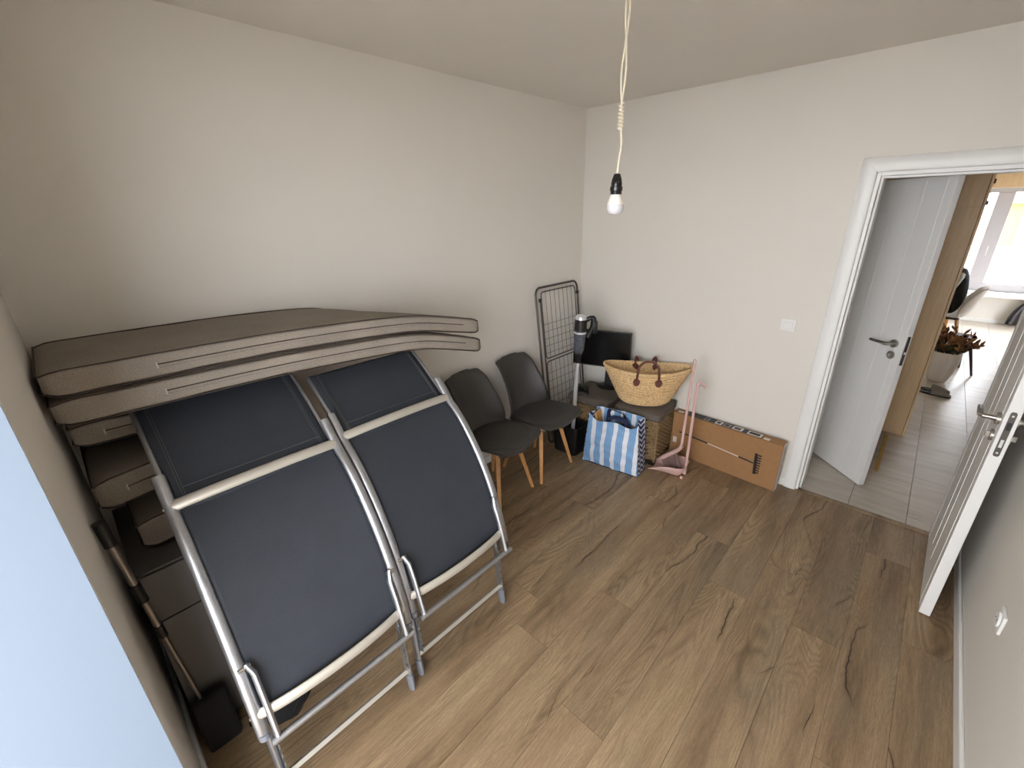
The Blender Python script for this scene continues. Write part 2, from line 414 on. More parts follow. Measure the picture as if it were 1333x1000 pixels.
MB().bx(1.918, 2.650, -0.004, 0.15, 2.012, 2.033).bx(1.930, 2.640, 0.042, 0.15, 2.0, 2.012).build('lintel', 'trim', tr, bevel=0.002)
MB().bx(1.828, 1.90, 0.14, 0.156, 0, 2.1).bx(2.662, 2.735, 0.14, 0.156, 0, 2.1).bx(1.90, 2.662, 0.14, 0.156, 2.03, 2.1).build('rear_casing', 'trim', tr, bevel=0.003)
struct(MB().prism([(1.905, 0), (2.66, 0), (2.66, 0.006), (1.905, 0.006)], -0.012, 0.026).build('trim_2', 'oak', bevel=0.002), 'narrow wooden threshold strip between planks and tiles', 'threshold')

# ------------------------------------------------------------------ doors
def leaf_handle(root, x, side, z, yfree, m='steel', both=True):
    """lever set near the free edge; local leaf: hinge at y=0, free edge at y=-w, faces at x=0 and x=-t"""
    h = MB(); h.tube([(x, yfree, z), (x+side*0.012, yfree, z)], 0.026, 20)
    ros = h.build('rosette', m, root)
    l = MB().tube([(x+side*0.010, yfree, z), (x+side*0.05, yfree, z), (x+side*0.058, yfree+0.012, z), (x+side*0.058, yfree+0.06, z), (x+side*0.056, yfree+0.125, z-0.002)], [0.010, 0.010, 0.0105, 0.010, 0.009], 12)
    lv = l.build('lever', m, ros)
    k = MB().tube([(x, yfree, z-0.075), (x+side*0.010, yfree, z-0.075)], 0.025, 20)
    lr = k.build('lock_rosette', m, root)
    MB().box((x+side*0.017, yfree, z-0.075), (0.016, 0.007, 0.026)).build('lock_knob', m, lr, bevel=0.002)
def door_leaf(root, wd, ht, t, rects, lines, m='white'):
    MB().bx(-t, 0, -wd, 0, 0.008, ht).build('leaf', m, root, bevel=0.0025)
    for sx, x in ((-1, -t), (1, 0.0)):
        for (a, b, z0, z1) in rects:
            for (y0, y1, c, d) in ((a, a+0.012, z0, z1), (b-0.012, b, z0, z1), (a+0.012, b-0.012, z0, z0+0.012), (a+0.012, b-0.012, z1-0.012, z1)):
                MB().box((x, -(y0+y1)/2, (c+d)/2), (0.0028, y1-y0, d-c)).build('moulding', m, root, bevel=0.0006)
        for a in lines:
            MB().box((x, -a, ht/2), (0.0026, 0.009, ht-0.02)).build('moulding', m, root, bevel=0.0006)
W1 = 0.757
d1 = empty('door_1', (2.650, -0.004, 0), R(-1.2)); struct(d1, 'white room door standing open against the right wall', 'door')
door_leaf(d1, W1, 2.0, 0.043, [(0.30, 0.46, 0.13, 1.85)], [0.07, 0.687])
leaf_handle(d1, -0.043, -1, 1.035, -W1+0.075); leaf_handle(d1, 0.0, 1, 1.035, -W1+0.075)
ep = MB().prism([(-0.031, 0.905), (-0.031, 1.09), (-0.027, 1.097), (-0.016, 1.097), (-0.012, 1.09), (-0.012, 0.905), (-0.016, 0.898), (-0.027, 0.898)], -W1-0.0025, -W1+0.004).build('edge_plate', 'darksteel', d1)
MB().box((-0.0215, -W1-0.003, 1.035), (0.013, 0.003, 0.034)).build('latch', 'black', ep)
MB().box((-0.0215, -W1-0.004, 0.958), (0.009, 0.004, 0.035)).build('bolt', 'silver', ep)
for z in (1.08, 0.915): MB().tube([(-0.0215, -W1-0.002, z), (-0.0215, -W1-0.004, z)], 0.004, 10).build('screw', 'silver', ep)
for z in (0.25, 1.0, 1.75): MB().tube([(0.006, 0.0, z-0.04), (0.006, 0.0, z+0.04)], 0.007, 10).build('hinge', 'steel', d1)
# hall door: free edge at (2.251,0.359)
d2 = empty('door_2', (1.70, 0.872, 0)); struct(d2, 'white hall door ajar behind the doorway with lever handle', 'door')
dv = Vector((2.250-1.70, 0.356-0.872)); W2 = dv.length
d2.rotation_euler.z = math.atan2(dv.x, -dv.y)
door_leaf(d2, W2, 2.01, 0.04, [(0.27, 0.40, 0.13, 1.83)], [0.06, 0.15, W2-0.18, W2-0.055])
leaf_handle(d2, -0.04, -1, 1.04, -W2+0.062); leaf_handle(d2, 0.0, 1, 1.04, -W2+0.062)
ep = MB().bx(-0.030, -0.010, -W2-0.002, -W2+0.004, 0.91, 1.10).build('edge_plate', 'darksteel', d2, bevel=0.002)
MB().bx(-0.025, -0.015, -W2-0.012, -W2, 0.985, 1.0).build('bolt', 'silver', ep)

# ------------------------------------------------------------------ hall and far room shell
fh = MB().bx(-0.1, 4.0, 0.0, 7.4, -0.08, -0.010).build('floor_hall', 'grout', smooth=False)
struct(fh, 'pale grey tiled floor of the hall and far room', 'floor')
for ci in range(-3, 5):
    x0 = 2.50+0.297*ci; off = {0: 0.735, 1: 0.968, -1: 0.28, 2: 0.5, -2: 0.6, 3: 0.85, -3: 0.3, 4: 0.4}[ci]
    y = off-1.2
    while y < 7.24:
        a, b = max(y, 0.024), min(y+0.598, 7.24); xa, xb = max(x0, 1.66), min(x0+0.297, 3.9)
        if b-a > 0.03 and xb-xa > 0.02:
            MB().bx(xa+0.0015, xb-0.0015, a+0.0015, b-0.0015, -0.010, -0.001).build('tile', 'tile', fh, smooth=False)
        y += 0.598
# left part of the far room, beyond the cabinet
for i in range(5):
    for j in range(9):
        a, b = 2.12+0.598*j, min(2.12+0.598*(j+1), 7.24)
        if b-a > 0.05: MB().bx(0.125+0.307*i+0.0015, 0.125+0.307*(i+1)-0.0015, a+0.0015, b-0.0015, -0.010, -0.001).build('tile', 'tile', fh, smooth=False)
struct(MB().bx(-0.1, 4.0, 0.14, 7.4, 2.6, 2.7).build('ceiling_hall', 'ceil', smooth=False), 'ceiling of the hall and far room', 'ceiling')
struct(MB().bx(1.54, 1.66, 0.14, 2.12, 0, 2.6).bx(0.0, 1.66, 2.06, 2.12, 0, 2.6).bx(0.0, 0.12, 2.12, 7.24, 0, 2.6).build('wall_hall_left', 'wall', smooth=False), 'cream wall at the left side of the hall', 'wall')
struct(MB().bx(3.9, 4.0, 0.14, 5.3, 0, 2.6).bx(3.9, 4.0, 6.7, 7.24, 0, 2.6).bx(3.9, 4.0, 5.3, 6.7, 2.2, 2.6).bx(2.86, 3.9, 0.14, 0.2, 0, 2.6).build('wall_hall_right', 'wall', smooth=False), 'cream wall at the right side of the hall', 'wall')
wf = MB().bx(0, 4, 7.24, 7.44, 0, 0.50).bx(0, 4, 7.24, 7.44, 2.04, 2.6).bx(0, 1.2, 7.24, 7.44, 0.5, 2.04).bx(3.75, 4.0, 7.24, 7.44, 0.5, 2.04).build('wall_far', 'wall', smooth=False)
struct(wf, 'far wall of the next room under and above its window', 'wall')
w1 = empty('window_1', (2.475, 7.24, 0.5)); struct(w1, 'large two-sash window in the far room', 'window')
def wbox(n, x0, x1, z0, z1, y0=7.27, y1=7.34, m='pvc', **kw):
    return MB().bx(x0-2.475, x1-2.475, y0-7.24, y1-7.24, z0-0.5, z1-0.5).build(n, m, w1, bevel=0.004, **kw)
wbox('frame_side', 1.2, 1.26, 0.5, 2.04); wbox('frame_side', 3.69, 3.75, 0.5, 2.04)
wbox('frame_head', 1.26, 3.69, 1.98, 2.04); wbox('frame_foot', 1.26, 3.69, 0.5, 0.62)
mu = wbox('mullion', 2.70, 2.885, 0.62, 1.98, 7.265, 7.345)
MB().bx(2.79-2.475, 2.80-2.475, -0.04+0.06, 0.03, 0.55, 0.70).build('window_handle', 'trim', mu)
wbox('pane', 1.26, 2.70, 0.62, 1.98, 7.30, 7.306, 'glass', smooth=False); wbox('pane', 2.885, 3.69, 0.62, 1.98, 7.30, 7.306, 'glass', smooth=False)
wbox('sill', 1.1, 3.85, 0.44, 0.50, 7.0, 7.27, 'trim')
w2 = empty('added_side_window', (3.95, 6.0, 0)); struct(w2, 'unseen glazed side opening added to light the far room', 'window')  # unseen opening, added to brighten the far room and the hall tiles
for y0_, y1_ in ((-0.70, -0.62), (-0.06, 0.06), (0.62, 0.70)): MB().bx(-0.03, 0.03, y0_, y1_, 0, 2.2).build('frame_side', 'pvc', w2, bevel=0.004)
for z0_, z1_ in ((0, 0.1), (2.1, 2.2)):
    for y0_, y1_ in ((-0.62, -0.06), (0.06, 0.62)): MB().bx(-0.03, 0.03, y0_, y1_, z0_, z1_).build('frame_rail', 'pvc', w2, bevel=0.004)
for y0_, y1_ in ((-0.62, -0.06), (0.06, 0.62)): MB().bx(-0.003, 0.003, y0_, y1_, 0.1, 2.1).build('pane', 'glass', w2, smooth=False)
skirting('baseboard_far', 0.12, 3.9, 7.225, 7.24, 0.06, 'white baseboard under the far window')
wbx = MB().bx(1.0, 3.88, 7.14, 7.235, 2.05, 2.24).build('blind_box', 'tanwood', bevel=0.004)
tag(wbx, 'beige roller blind box above the far window', 'blind box')

# ------------------------------------------------------------------ outside
struct(MB().bx(-60, 60, -60, 80, -9.2, -9).build('ground', 'ground', smooth=False), 'street level ground far below the windows', 'ground')
struct(MB().bx(-0.2, 3.2, YN-2.0, YN-0.34, -0.2, -0.02).build('balcony_floor', 'tile', smooth=False), 'pale balcony floor outside the opening', 'floor')
lo = MB().bx(-0.4, -0.28, YN-1.75, YN-0.35, -0.2, 2.75).bx(-0.4, 3.07, YN-1.75, YN-0.35, 2.75, 2.95).bx(-0.4, 3.07, YN-1.87, YN-1.75, -0.2, 0.95).build('added_sky_screen', 'stucco', smooth=False)  # added out of view to hold sky light off the reveal
struct(lo, 'unseen white walls and slab added to cut sky light at the opening', 'wall')
pa = MB().bx(-0.5, 5, 8.6, 8.72, -0.3, 1.05).bx(-0.5, 5, 8.57, 8.75, 1.05, 1.10).build('parapet', 'stucco', bevel=0.005)
struct(pa, 'white balcony parapet beyond the far window', 'parapet')
def building(label, m, x0, x1, y0, y1, z1, wins):
    b = empty('apartment_building', ((x0+x1)/2, y0, -9)); tag(b, label, 'building')
    cx = (x0+x1)/2
    MB().bx(x0-cx, x1-cx, 0, y1-y0, 0, z1+9).build('wall', m, b, smooth=False)
    MB().bx(x0-cx-0.2, x1-cx+0.2, -0.25, y1-y0+0.2, z1+9, z1+9.25).build('cornice', 'stucco', b, smooth=False)
    for (wx, wz, ww, wh) in wins:
        f = MB().bx(wx-cx-ww/2, wx-cx+ww/2, -0.06, 0.03, wz+9-wh/2, wz+9+wh/2).build('window', 'stucco', b, smooth=False)
        MB().bx(wx-cx-ww/2+0.08, wx-cx+ww/2-0.08, -0.08, -0.06, wz+9-wh/2+0.08, wz+9+wh/2-0.08).build('pane', 'darkpane', f, smooth=False)
building('orange apartment building across the street', 'orange', 3.75, 13, 22, 30, 1.75, [(x, z, 0.9, 1.1) for x in (4.6, 6.6, 8.6, 10.6) for z in (0.7, -2.2, -5.1)])
building('rose apartment building across the street', 'rose', -9, 3.5, 23, 31, 1.25, [(x, z, 0.9, 1.2) for x in (-6.5, -4, -1.5, 1.0, 2.6) for z in (0.1, -2.8, -5.7)])

# ------------------------------------------------------------------ sun loungers
PROF = [(0.62, 1.135), (0.665, 1.085), (0.70, 1.045), (0.76, 0.995), (0.82, 0.93), (0.90, 0.815), (0.965, 0.69), (1.012, 0.565), (1.04, 0.465), (1.055, 0.385)]
BK1 = [(0.36, 1.295), (0.49, 1.212), (0.60, 1.127), (0.68, 1.060), (0.74, 1.00)]
BK2 = [(0.435, 1.250), (0.51, 1.198), (0.60, 1.127), (0.68, 1.060), (0.74, 1.00)]
def lounger(label, x, y, w_l, w_r, BACK):
    """x: foot line; y: centre between the rails; half widths to each side"""
    g = empty('sun_lounger', (x, y, 0)); tag(g, label, 'sun lounger', 'folded loungers leaning on the cushion pile')
    X = 1.03
    prof = [(p.x-X, p.y) for p in spline([(a, b, 0) for a, b in PROF], 36)]
    back = [(p.x-X, p.y) for p in spline([(a, b, 0) for a, b in BACK], 14)]
    def nrm(pl, i):
        a, b = pl[max(i-1, 0)], pl[min(i+1, len(pl)-1)]; d = Vector((b[0]-a[0], b[1]-a[1])).normalized(); return (-d.y, d.x)
    for s, hw in ((-1, w_l), (1, w_r)):
        rl = MB().tube([(a, s*hw, b) for a, b in prof], 0.0155, 12, flat=(1.15, 0.85), up=(0, 1, 0)).build('side_rail', 'alu', g)
        MB().tube([(prof[-1][0], s*hw, prof[-1][1]+0.012), (prof[-1][0]+0.002, s*hw, prof[-1][1]-0.008)], 0.0165, 12).build('end_cap', 'greyplastic', rl)
        for i in (7, 32):
            MB().tube([(prof[i][0], s*(hw-0.03), prof[i][1]), (prof[i][0], s*(hw+0.02), prof[i][1])], 0.005, 8).build('bolt', 'steel', rl)
        MB().tube([(a-0.006, s*(hw-0.007), b-0.006) for a, b in back], 0.009, 10).build('backrest_rail', 'alu', g)
        # leg, ratchet plate and foot
        yl = s*(hw-0.012)
        lg = MB().tube([(0.985-X, yl, 0.47), (1.005-X, yl, 0.30), (1.018-X, yl, 0.10), (1.024-X, yl, 0.055)], 0.0145, 12, flat=(0.8, 1.3), up=(0, 1, 0)).build('leg', 'alu', g)
        MB().tube([(1.021-X, yl, 0.085), (1.028-X, yl, 0.02), (1.030-X, yl, 0.0)], [0.0165, 0.0165, 0.014], 12, flat=(0.85, 1.3), up=(0, 1, 0)).build('foot_cap', 'greyplastic', lg)
        poly = [(1.015-X, 0.12)]
        for i in range(5):
            z = 0.135+i*0.042
            poly += [(1.05-X-i*0.003, z), (1.052-X-i*0.003, z+0.024), (1.034-X-i*0.003, z+0.026), (1.033-X-i*0.003, z+0.040)]
        poly += [(1.005-X, 0.35)]
        MB().prism(poly, yl-s*0.014-0.002, yl-s*0.014+0.002).build('ratchet_plate', 'alu', lg)
        # support arm
        ya = s*(hw-0.03)
        ar = MB().tube([(1.000-X, s*(hw-0.018), 0.635), (1.018-X, ya, 0.600), (1.045-X, ya, 0.53), (1.085-X, ya, 0.385)], [0.009, 0.0115, 0.0115, 0.0115], 12, flat=(0.8, 1.2), up=(0, 1, 0)).build('support_arm', 'alu', g)
        MB().tube([(1.004-X, s*(hw-0.03), 0.625), (1.004-X, s*(hw+0.005), 0.625)], 0.007, 10).build('pivot', 'steel', ar)
        MB().prism([(1.00-X, 0.43), (1.03-X, 0.45), (1.045-X, 0.36), (1.02-X, 0.33)], s*(hw-0.019)-0.0015, s*(hw-0.019)+0.0015).build('bracket', 'steel', g)
    # curved cross bars, bowed away from the fabric
    for i, bow, rr in ((7, 0.016, 0.0145), (32, 0.036, 0.0145)):
        n = nrm(prof, i)
        n = (abs(n[0]), abs(n[1])); pts = []
        for k in range(21):
            t = -1+k/10; yy = (w_r if t > 0 else w_l)*t*0.985; b = bow*(1-t*t)**0.8+0.004
            pts.append((prof[i][0]+n[0]*b, yy, prof[i][1]+n[1]*b))
        MB().tube(pts, rr, 12, flat=(1.25, 0.65), up=(-n[1], 0, n[0])).build('cross_bar', 'alu_warm', g)
    wl, wr = w_l-0.004, w_r-0.004
    MB().tube([(1.09-X, -wl+0.005, 0.375), (1.09-X, wr+0.005, 0.375)], 0.0115, 14).build('support_bar', 'alu', g)
    MB().tube([(1.028-X, -wl+0.01, 0.115), (1.028-X, wr-0.01, 0.115)], 0.0105, 4, flat=(0.7, 1.2)).build('leg_brace', 'alu_warm', g)
    # slings
    def sling(pl, inset, sag, i0, i1):
        def fn(u, v):
            t = i0+v*(i1-i0); k = min(int(t), len(pl)-2); f = t-k
            a, b = pl[k], pl[k+1]; px, pz = a[0]+(b[0]-a[0])*f, a[1]+(b[1]-a[1])*f
            n = nrm(pl, k); n = (abs(n[0]), abs(n[1]))
            yy = -(w_l-inset)+u*(w_l+w_r-2*inset); s = sag*(1-(2*u-1)**2)*math.sin(math.pi*min(max(v, 0.02), 0.98))
            e = 0.014*math.sin(math.pi*u)**0.5 if v > 0.97 else 0
            return (px-n[0]*(0.004+s)+e*n[0], yy, pz-n[1]*(0.004+s))
        return fn
    MB().grid(sling(prof, 0.010, 0.012, 6, 32), 25, 40).build('seat_sling', 'sling', g, solid=0.003)
    bf = MB().grid(sling(back, 0.010, 0.003, 0, 11.5), 21, 20).build('backrest_sling', 'sling', g, solid=0.003)
    for s, hw in ((-1, w_l), (1, w_r)):
        for dd in (0.040, 0.047):
            MB().tube([(a+0.0005, s*(hw-dd), b+0.0005) for a, b in back[:11]], 0.0012, 5).build('seam', 'sling_seam', bf)
    i = 9; MB().tube([(back[i][0]+0.0005, -w_l+0.045, back[i][1]+0.0005), (back[i][0]+0.0005, w_r-0.045, back[i][1]+0.0005)], 0.0014, 5).build('seam', 'sling_seam', bf)
    return g
lounger('folded charcoal sling lounger beside the telescopic pole', 1.055, -2.910, 0.264, 0.264, BK1)
lounger('folded charcoal sling lounger beside the dark dining chair', 1.03, -2.340, 0.266, 0.266, BK2)

# ------------------------------------------------------------------ cushions
def cushion(label, loc, L, Wd, T, zc, rot=(0, 0, 0), zipline=True, twist=None, group='taupe lounger cushions piled on the loungers'):
    """runs along local y from 0 to L; x from -Wd to 0 (front at x=0); z about zc(y)"""
    g = empty('lounger_cushion', loc, rot=rot); tag(g, label, 'cushion', group)
    n = 40; sec = []
    def section(u):                   # rounded rectangle, unit -1..1
        a = 2*math.pi*u; c, s = math.cos(a), math.sin(a); e = 0.20
        return (math.copysign(abs(c)**e, c), math.copysign(abs(s)**e, s))
    def fn(u, v):
        y = v*L; cx, cz = section(u)
        end = min(y, L-y); k = 1-0.30*max(0, 1-end/0.05)**2; kx = 1-0.05*max(0, 1-end/0.04)**2
        puff = 1-0.05*abs(cx)**6
        wob = 0.004*noise.noise((cx*2+loc[2]*9, y*7, cz*3))
        tw = twist(y)*(0.5-0.5*cx)**1.3 if twist else 0.0
        return (-Wd/2+cx*Wd/2*kx+wob, y, zc(y)+cz*T/2*k*puff+wob-tw)
    mb = MB().grid(fn, n, 70, cu=True)
    for j in (0, 69): mb.f.append(tuple(j*n+i for i in range(n)))
    cv = mb.build('cover', 'taupe', g, ang=70)
    for sz in (1, -1):
        pts = []
        for j in range(61):
            y = L*j/60; end = min(y, L-y); k = 1-0.30*max(0, 1-end/0.05)**2
            pts.append((-0.004-0.012*max(0, 1-end/0.03), y, zc(y)+sz*T*0.455*k))
        back = [(-Wd+0.006, p[1], p[2]-(twist(p[1]) if twist else 0.0)) for p in pts]
        mb = MB().tube(pts, 0.0028, 6); mb.tube(back, 0.0028, 6)
        for q0, q1 in ((pts[0], back[0]), (pts[-1], back[-1])):
            s_ = 0.003 if q0[1] > L/2 else -0.003
            tw = twist(q0[1]) if twist else 0.0
            mb.tube([(q0[0]-0.01-(Wd-0.02)*j/8, q0[1]+s_, q0[2]-tw*(0.02+0.98*j/8)**1.3) for j in range(9)], 0.0028, 6)
        mb.build('piping', 'piping', cv)
    if zipline:
        y0, y1 = L*0.16, L*0.93
        MB().tube([(0.0005, y0+(y1-y0)*j/40, zc(y0+(y1-y0)*j/40)+T*0.04) for j in range(41)], 0.0022, 6).build('zip', 'piping', cv)
        MB().tube([(0.001, y0+(y1-y0)*j/40, zc(y0+(y1-y0)*j/40)-T*0.10) for j in range(41)], 0.0014, 6).build('zip_flap', 'taupe', cv)
        MB().box((0.004, y0-0.002, zc(y0)+T*0.02), (0.004, 0.004, 0.02)).build('zip_pull', 'steel', cv)
    return g
Y0 = -3.335
lowz = [(0, 1.358), (0.55, 1.350), (0.93, 1.330), (1.25, 1.300), (1.48, 1.242), (1.655, 1.190)]
upz = [(0, 1.446), (0.55, 1.438), (0.93, 1.418), (1.25, 1.388), (1.48, 1.338), (1.655, 1.295)]
def smooth_tab(tab):
    sp = spline([(a, b, 0) for a, b in tab], 120)
    t2 = [(p.x, p.y) for p in sp]
    return lambda y: lerp_tab(t2, y)
tws = smooth_tab([(0, 0.0), (0.85, 0.0), (1.05, 0.018), (1.25, 0.045), (1.45, 0.055), (1.66, 0.055)])
cushion('long taupe lounger cushion lying on top of the pile', (0.505, Y0, 0), 1.66, 0.48, 0.084, smooth_tab(upz), twist=tws)
cushion('long taupe lounger cushion second from top of the pile', (0.515, Y0, 0), 1.66, 0.48, 0.084, smooth_tab(lowz), twist=tws)
cushion('taupe cushion squeezed under the two long cushions', (0.385, Y0+0.01, 0), 0.50, 0.355, 0.082, lambda y: 1.235-0.03*y)
cushion('taupe cushion in the shade, sagging above the pale cushion end', (0.47, Y0+0.01, 0), 0.50, 0.42, 0.115, lambda y: 1.045+0.10*y, zipline=True)
cushion('lowest taupe cushion of the pile, resting on the low cabinet', (0.50, Y0+0.07, 0), 0.50, 0.40, 0.12, lambda y: 0.868+0.06*y, zipline=False)

# ------------------------------------------------------------------ things behind the loungers
cb = empty('storage_cabinet', (0.345, -3.02, 0)); tag(cb, 'low white cabinet under the cushion pile, its shade painted in grey', 'cabinet')
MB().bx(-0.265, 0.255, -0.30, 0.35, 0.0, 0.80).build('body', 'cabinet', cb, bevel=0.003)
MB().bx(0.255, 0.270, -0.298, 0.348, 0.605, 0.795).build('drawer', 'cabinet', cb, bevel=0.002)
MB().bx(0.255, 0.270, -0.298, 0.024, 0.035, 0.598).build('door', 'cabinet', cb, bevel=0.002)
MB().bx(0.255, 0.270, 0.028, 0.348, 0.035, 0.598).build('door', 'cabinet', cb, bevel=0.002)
po = empty('telescopic_pole', (0.675, -3.262, 0)); tag(po, 'silver telescopic pole with black joints standing in a black boot', 'pole')
def pz(z):                            # pole axis, leaning to the window wall
    t = (z-0.2)/0.76; return (-0.015, -0.020-0.046*t, z)
for a, b, r, m, n in ((0.16, 0.585, 0.0065, 'steel', 'tube'), (0.625, 0.75, 0.0095, 'steel', 'tube'), (0.815, 0.985, 0.012, 'steel', 'tube'),
                      (0.58, 0.63, 0.0125, 'black', 'joint'), (0.745, 0.82, 0.015, 'black', 'joint'), (0.98, 1.065, 0.0165, 'black', 'cap')):
    MB().tube([pz(a), pz(b)], r, 14).build(n, m, po)
MB().prism([(-0.045, 0.0), (0.035, 0.0), (0.030, 0.17), (0.012, 0.24), (-0.03, 0.24), (-0.045, 0.19)], -0.055, 0.055).build('boot', 'blackmatte', po, bevel=0.012)
bg_ = empty('carry_bag', (0.725, -3.06, 0)); tag(bg_, 'limp black fabric bag standing between the pole and the lounger', 'bag')
def bagfn(u, v):
    a = 2*math.pi*u; k = (1-0.75*v**2.2); c, s = math.cos(a), math.sin(a)
    nz = 0.03*noise.noise((c*2, s*2, v*5))
    return (c*(0.075+nz)*k, s*(0.11+nz)*k**0.7, 0.002+0.74*v)
mb = MB().grid(bagfn, 32, 20, cu=True); mb.f.append(tuple(range(32))); mb.f.append(tuple(19*32+i for i in range(32)))
mb.build('sack', 'blackmatte', bg_, ang=80)
MB().tube(spline([(0, -0.04, 0.72), (0, -0.06, 0.80), (0, 0, 0.83), (0, 0.05, 0.79), (0, 0.04, 0.72)], 20), 0.010, 8, flat=(1.6, 0.5)).build('strap', 'blackmatte', bg_)

# ------------------------------------------------------------------ shell chairs
def shell_chair(label, loc, rz, shell='shell', pad='pad', group=None, legm='beech'):
    g = empty('shell_chair', (loc[0], loc[1], 0), rz); tag(g, label, 'chair', group)
    P = [(0.255, 0.442), (0.245, 0.455), (0.19, 0.463), (0.06, 0.452), (-0.07, 0.445), (-0.15, 0.462), (-0.195, 0.52), (-0.225, 0.61), (-0.25, 0.70), (-0.275, 0.79), (-0.285, 0.835), (-0.29, 0.855)]
    Wv = [(0.0, 0.222), (0.16, 0.222), (0.26, 0.226), (0.36, 0.228), (0.47, 0.222), (0.58, 0.208), (0.70, 0.193), (0.82, 0.178), (0.90, 0.168), (1.0, 0.160)]
    pp = spline([(a, b, 0) for a, b in P], 240)
    def fn(u, s):
        v = s+0.045*math.sin(2*math.pi*s)*-1 if False else 0.5-0.5*math.cos(math.pi*s)
        v = 0.5*v+0.5*s
        k = min(v*240, 239.999); i = int(k); p = pp[i].lerp(pp[i+1], k-i); t = 2*u-1
        hw = lerp_tab(Wv, v)
        if v > 0.91: hw *= max(0.0, 1-((v-0.91)/0.09)**2.6)**(1/2.6)
        if v < 0.20: hw *= max(0.0, 1-((0.20-v)/0.20)**2.3)**(1/2.3)
        back = min(max((v-0.40)/0.22, 0), 1); back = back*back*(3-2*back)
        e = abs(t*hw/0.2)**2.3
        fwd = (0.10*math.sin(math.pi*min(max((v-0.38)/0.55, 0), 1))**0.8+0.028*back)*e
        up = 0.020*e*(1-back)
        return (p.x+fwd, t*hw, p.y+up)
    MB().grid(fn, 31, 90).build('shell', shell, g, solid=0.011, ang=60)
    if pad:
        def pf(u, v):
            a = 2*math.pi*u; r = v
            rr = 0.214*(1-0.06*max(0, -math.cos(a)))
            x = 0.025+rr*r*math.cos(a)*1.0; y = rr*r*math.sin(a)
            dome = 0.036*(1-r**6)-0.002
            base = 0.458+0.02*abs(y/0.2)**2.3+(0.006 if x > 0.12 else 0.0)*0
            return (x, y, base+dome)
        sp_ = MB().grid(pf, 40, 14, cu=True).build('seat_pad', pad, g, ang=70)
        MB().tube([(0.025+0.214*(1-0.06*max(0, -math.cos(a)))*math.cos(a), 0.214*(1-0.06*max(0, -math.cos(a)))*math.sin(a), 0.457+0.02*abs(0.214*math.sin(a)/0.2)**2.3) for a in [2*math.pi*i/48 for i in range(48)]], 0.005, 6, close=True).build('piping', pad, sp_)
    MB().box((0.0, 0, 0.418), (0.24, 0.24, 0.018)).build('under_frame', 'black', g, bevel=0.004)
    for sx, sy, fx in ((1, 1, 0.175), (1, -1, 0.175), (-1, 1, -0.20), (-1, -1, -0.20)):
        top = Vector((sx*0.095, sy*0.10, 0.425)); bot = Vector((fx, sy*0.195, 0.0))
        lg = MB().tube([top, top.lerp(bot, 0.5), bot], [0.019, 0.017, 0.013], 4, flat=(1.15, 1.15)).build('leg', legm, g, bevel=0.004)
        q = top.lerp(bot, 0.10); MB().tube([q+Vector((0.0, 0, 0)), q+Vector((0.021*sx, 0.004*sy, 0.002))], 0.005, 8).build('screw', 'black', lg)
    return g
shell_chair('dark grey shell chair with wooden legs next to the loungers', (0.34, -1.435), R(7), group='dark dining chairs along the wall')
shell_chair('dark grey shell chair with wooden legs next to the drying rack', (0.335, -0.965), R(2), group='dark dining chairs along the wall')

# ------------------------------------------------------------------ drying rack
dr = empty('drying_rack', (0.19, -0.378, 0)); tag(dr, 'folded grey wire clothes drying rack leaning in the corner', 'drying rack')
lean = Vector((-0.16, 0, 1.31))
def RK(u, v, d=0.0): return Vector((lean.x*v+d, u, 0.004+lean.z*v))     # u across, v up 0..1
hw = 0.275
def loop(u0, u1, v0, v1, rad, d, r, name, m='gunmetal', top=True, bot=False):
    pts = []
    def arc(cu, cv, a0, a1):
        for i in range(7):
            a = R(a0+(a1-a0)*i/6); pts.append(RK(cu+rad*math.cos(a), cv+rad*math.sin(a)/1.31, d))
    arc(u0+rad, v0+rad/1.31, 270, 180); arc(u0+rad, v1-rad/1.31, 180, 90); arc(u1-rad, v1-rad/1.31, 90, 0); arc(u1-rad, v0+rad/1.31, 0, -90)
    return MB().tube(pts, r, 10, close=True).build(name, m, dr)
loop(-hw, hw, 0.0, 1.0, 0.055, 0.0, 0.0085, 'outer_frame')
f1 = loop(-hw+0.05, hw-0.05, 0.565, 0.975, 0.03, 0.012, 0.005, 'wing_frame')
f2 = loop(-hw+0.05, hw-0.05, 0.05, 0.545, 0.03, 0.012, 0.005, 'wing_frame')
for i in range(7):
    u = -hw+0.05+(2*hw-0.1)*(i+1)/8
    for (a, b, f) in ((0.57, 0.985, f1), (0.05, 0.54, f2)):
        MB().tube([RK(u, a, 0.012), RK(u, b, 0.012)], 0.0018, 6).build('wire', 'gunmetal', f)
for i in range(5): MB().tube([RK(-hw+0.05, 0.60+i*0.045, 0.015), RK(hw-0.05, 0.60+i*0.045, 0.015)], 0.0018, 6).build('wire', 'gunmetal', f1)
for i in range(8): MB().tube([RK(-hw+0.05, 0.10+i*0.053, 0.015), RK(hw-0.05, 0.10+i*0.053, 0.015)], 0.0018, 6).build('wire', 'gunmetal', f2)
for s in (-1, 1):
    MB().tube([RK(s*(hw-0.028), 0.02, 0.02), RK(s*(hw-0.028), 0.93, 0.02)], 0.006, 8).build('folded_leg', 'gunmetal', dr)
    MB().box(RK(s*(hw-0.028), 0.93, 0.02), (0.02, 0.022, 0.03)).build('leg_clip', 'black', dr, bevel=0.003)

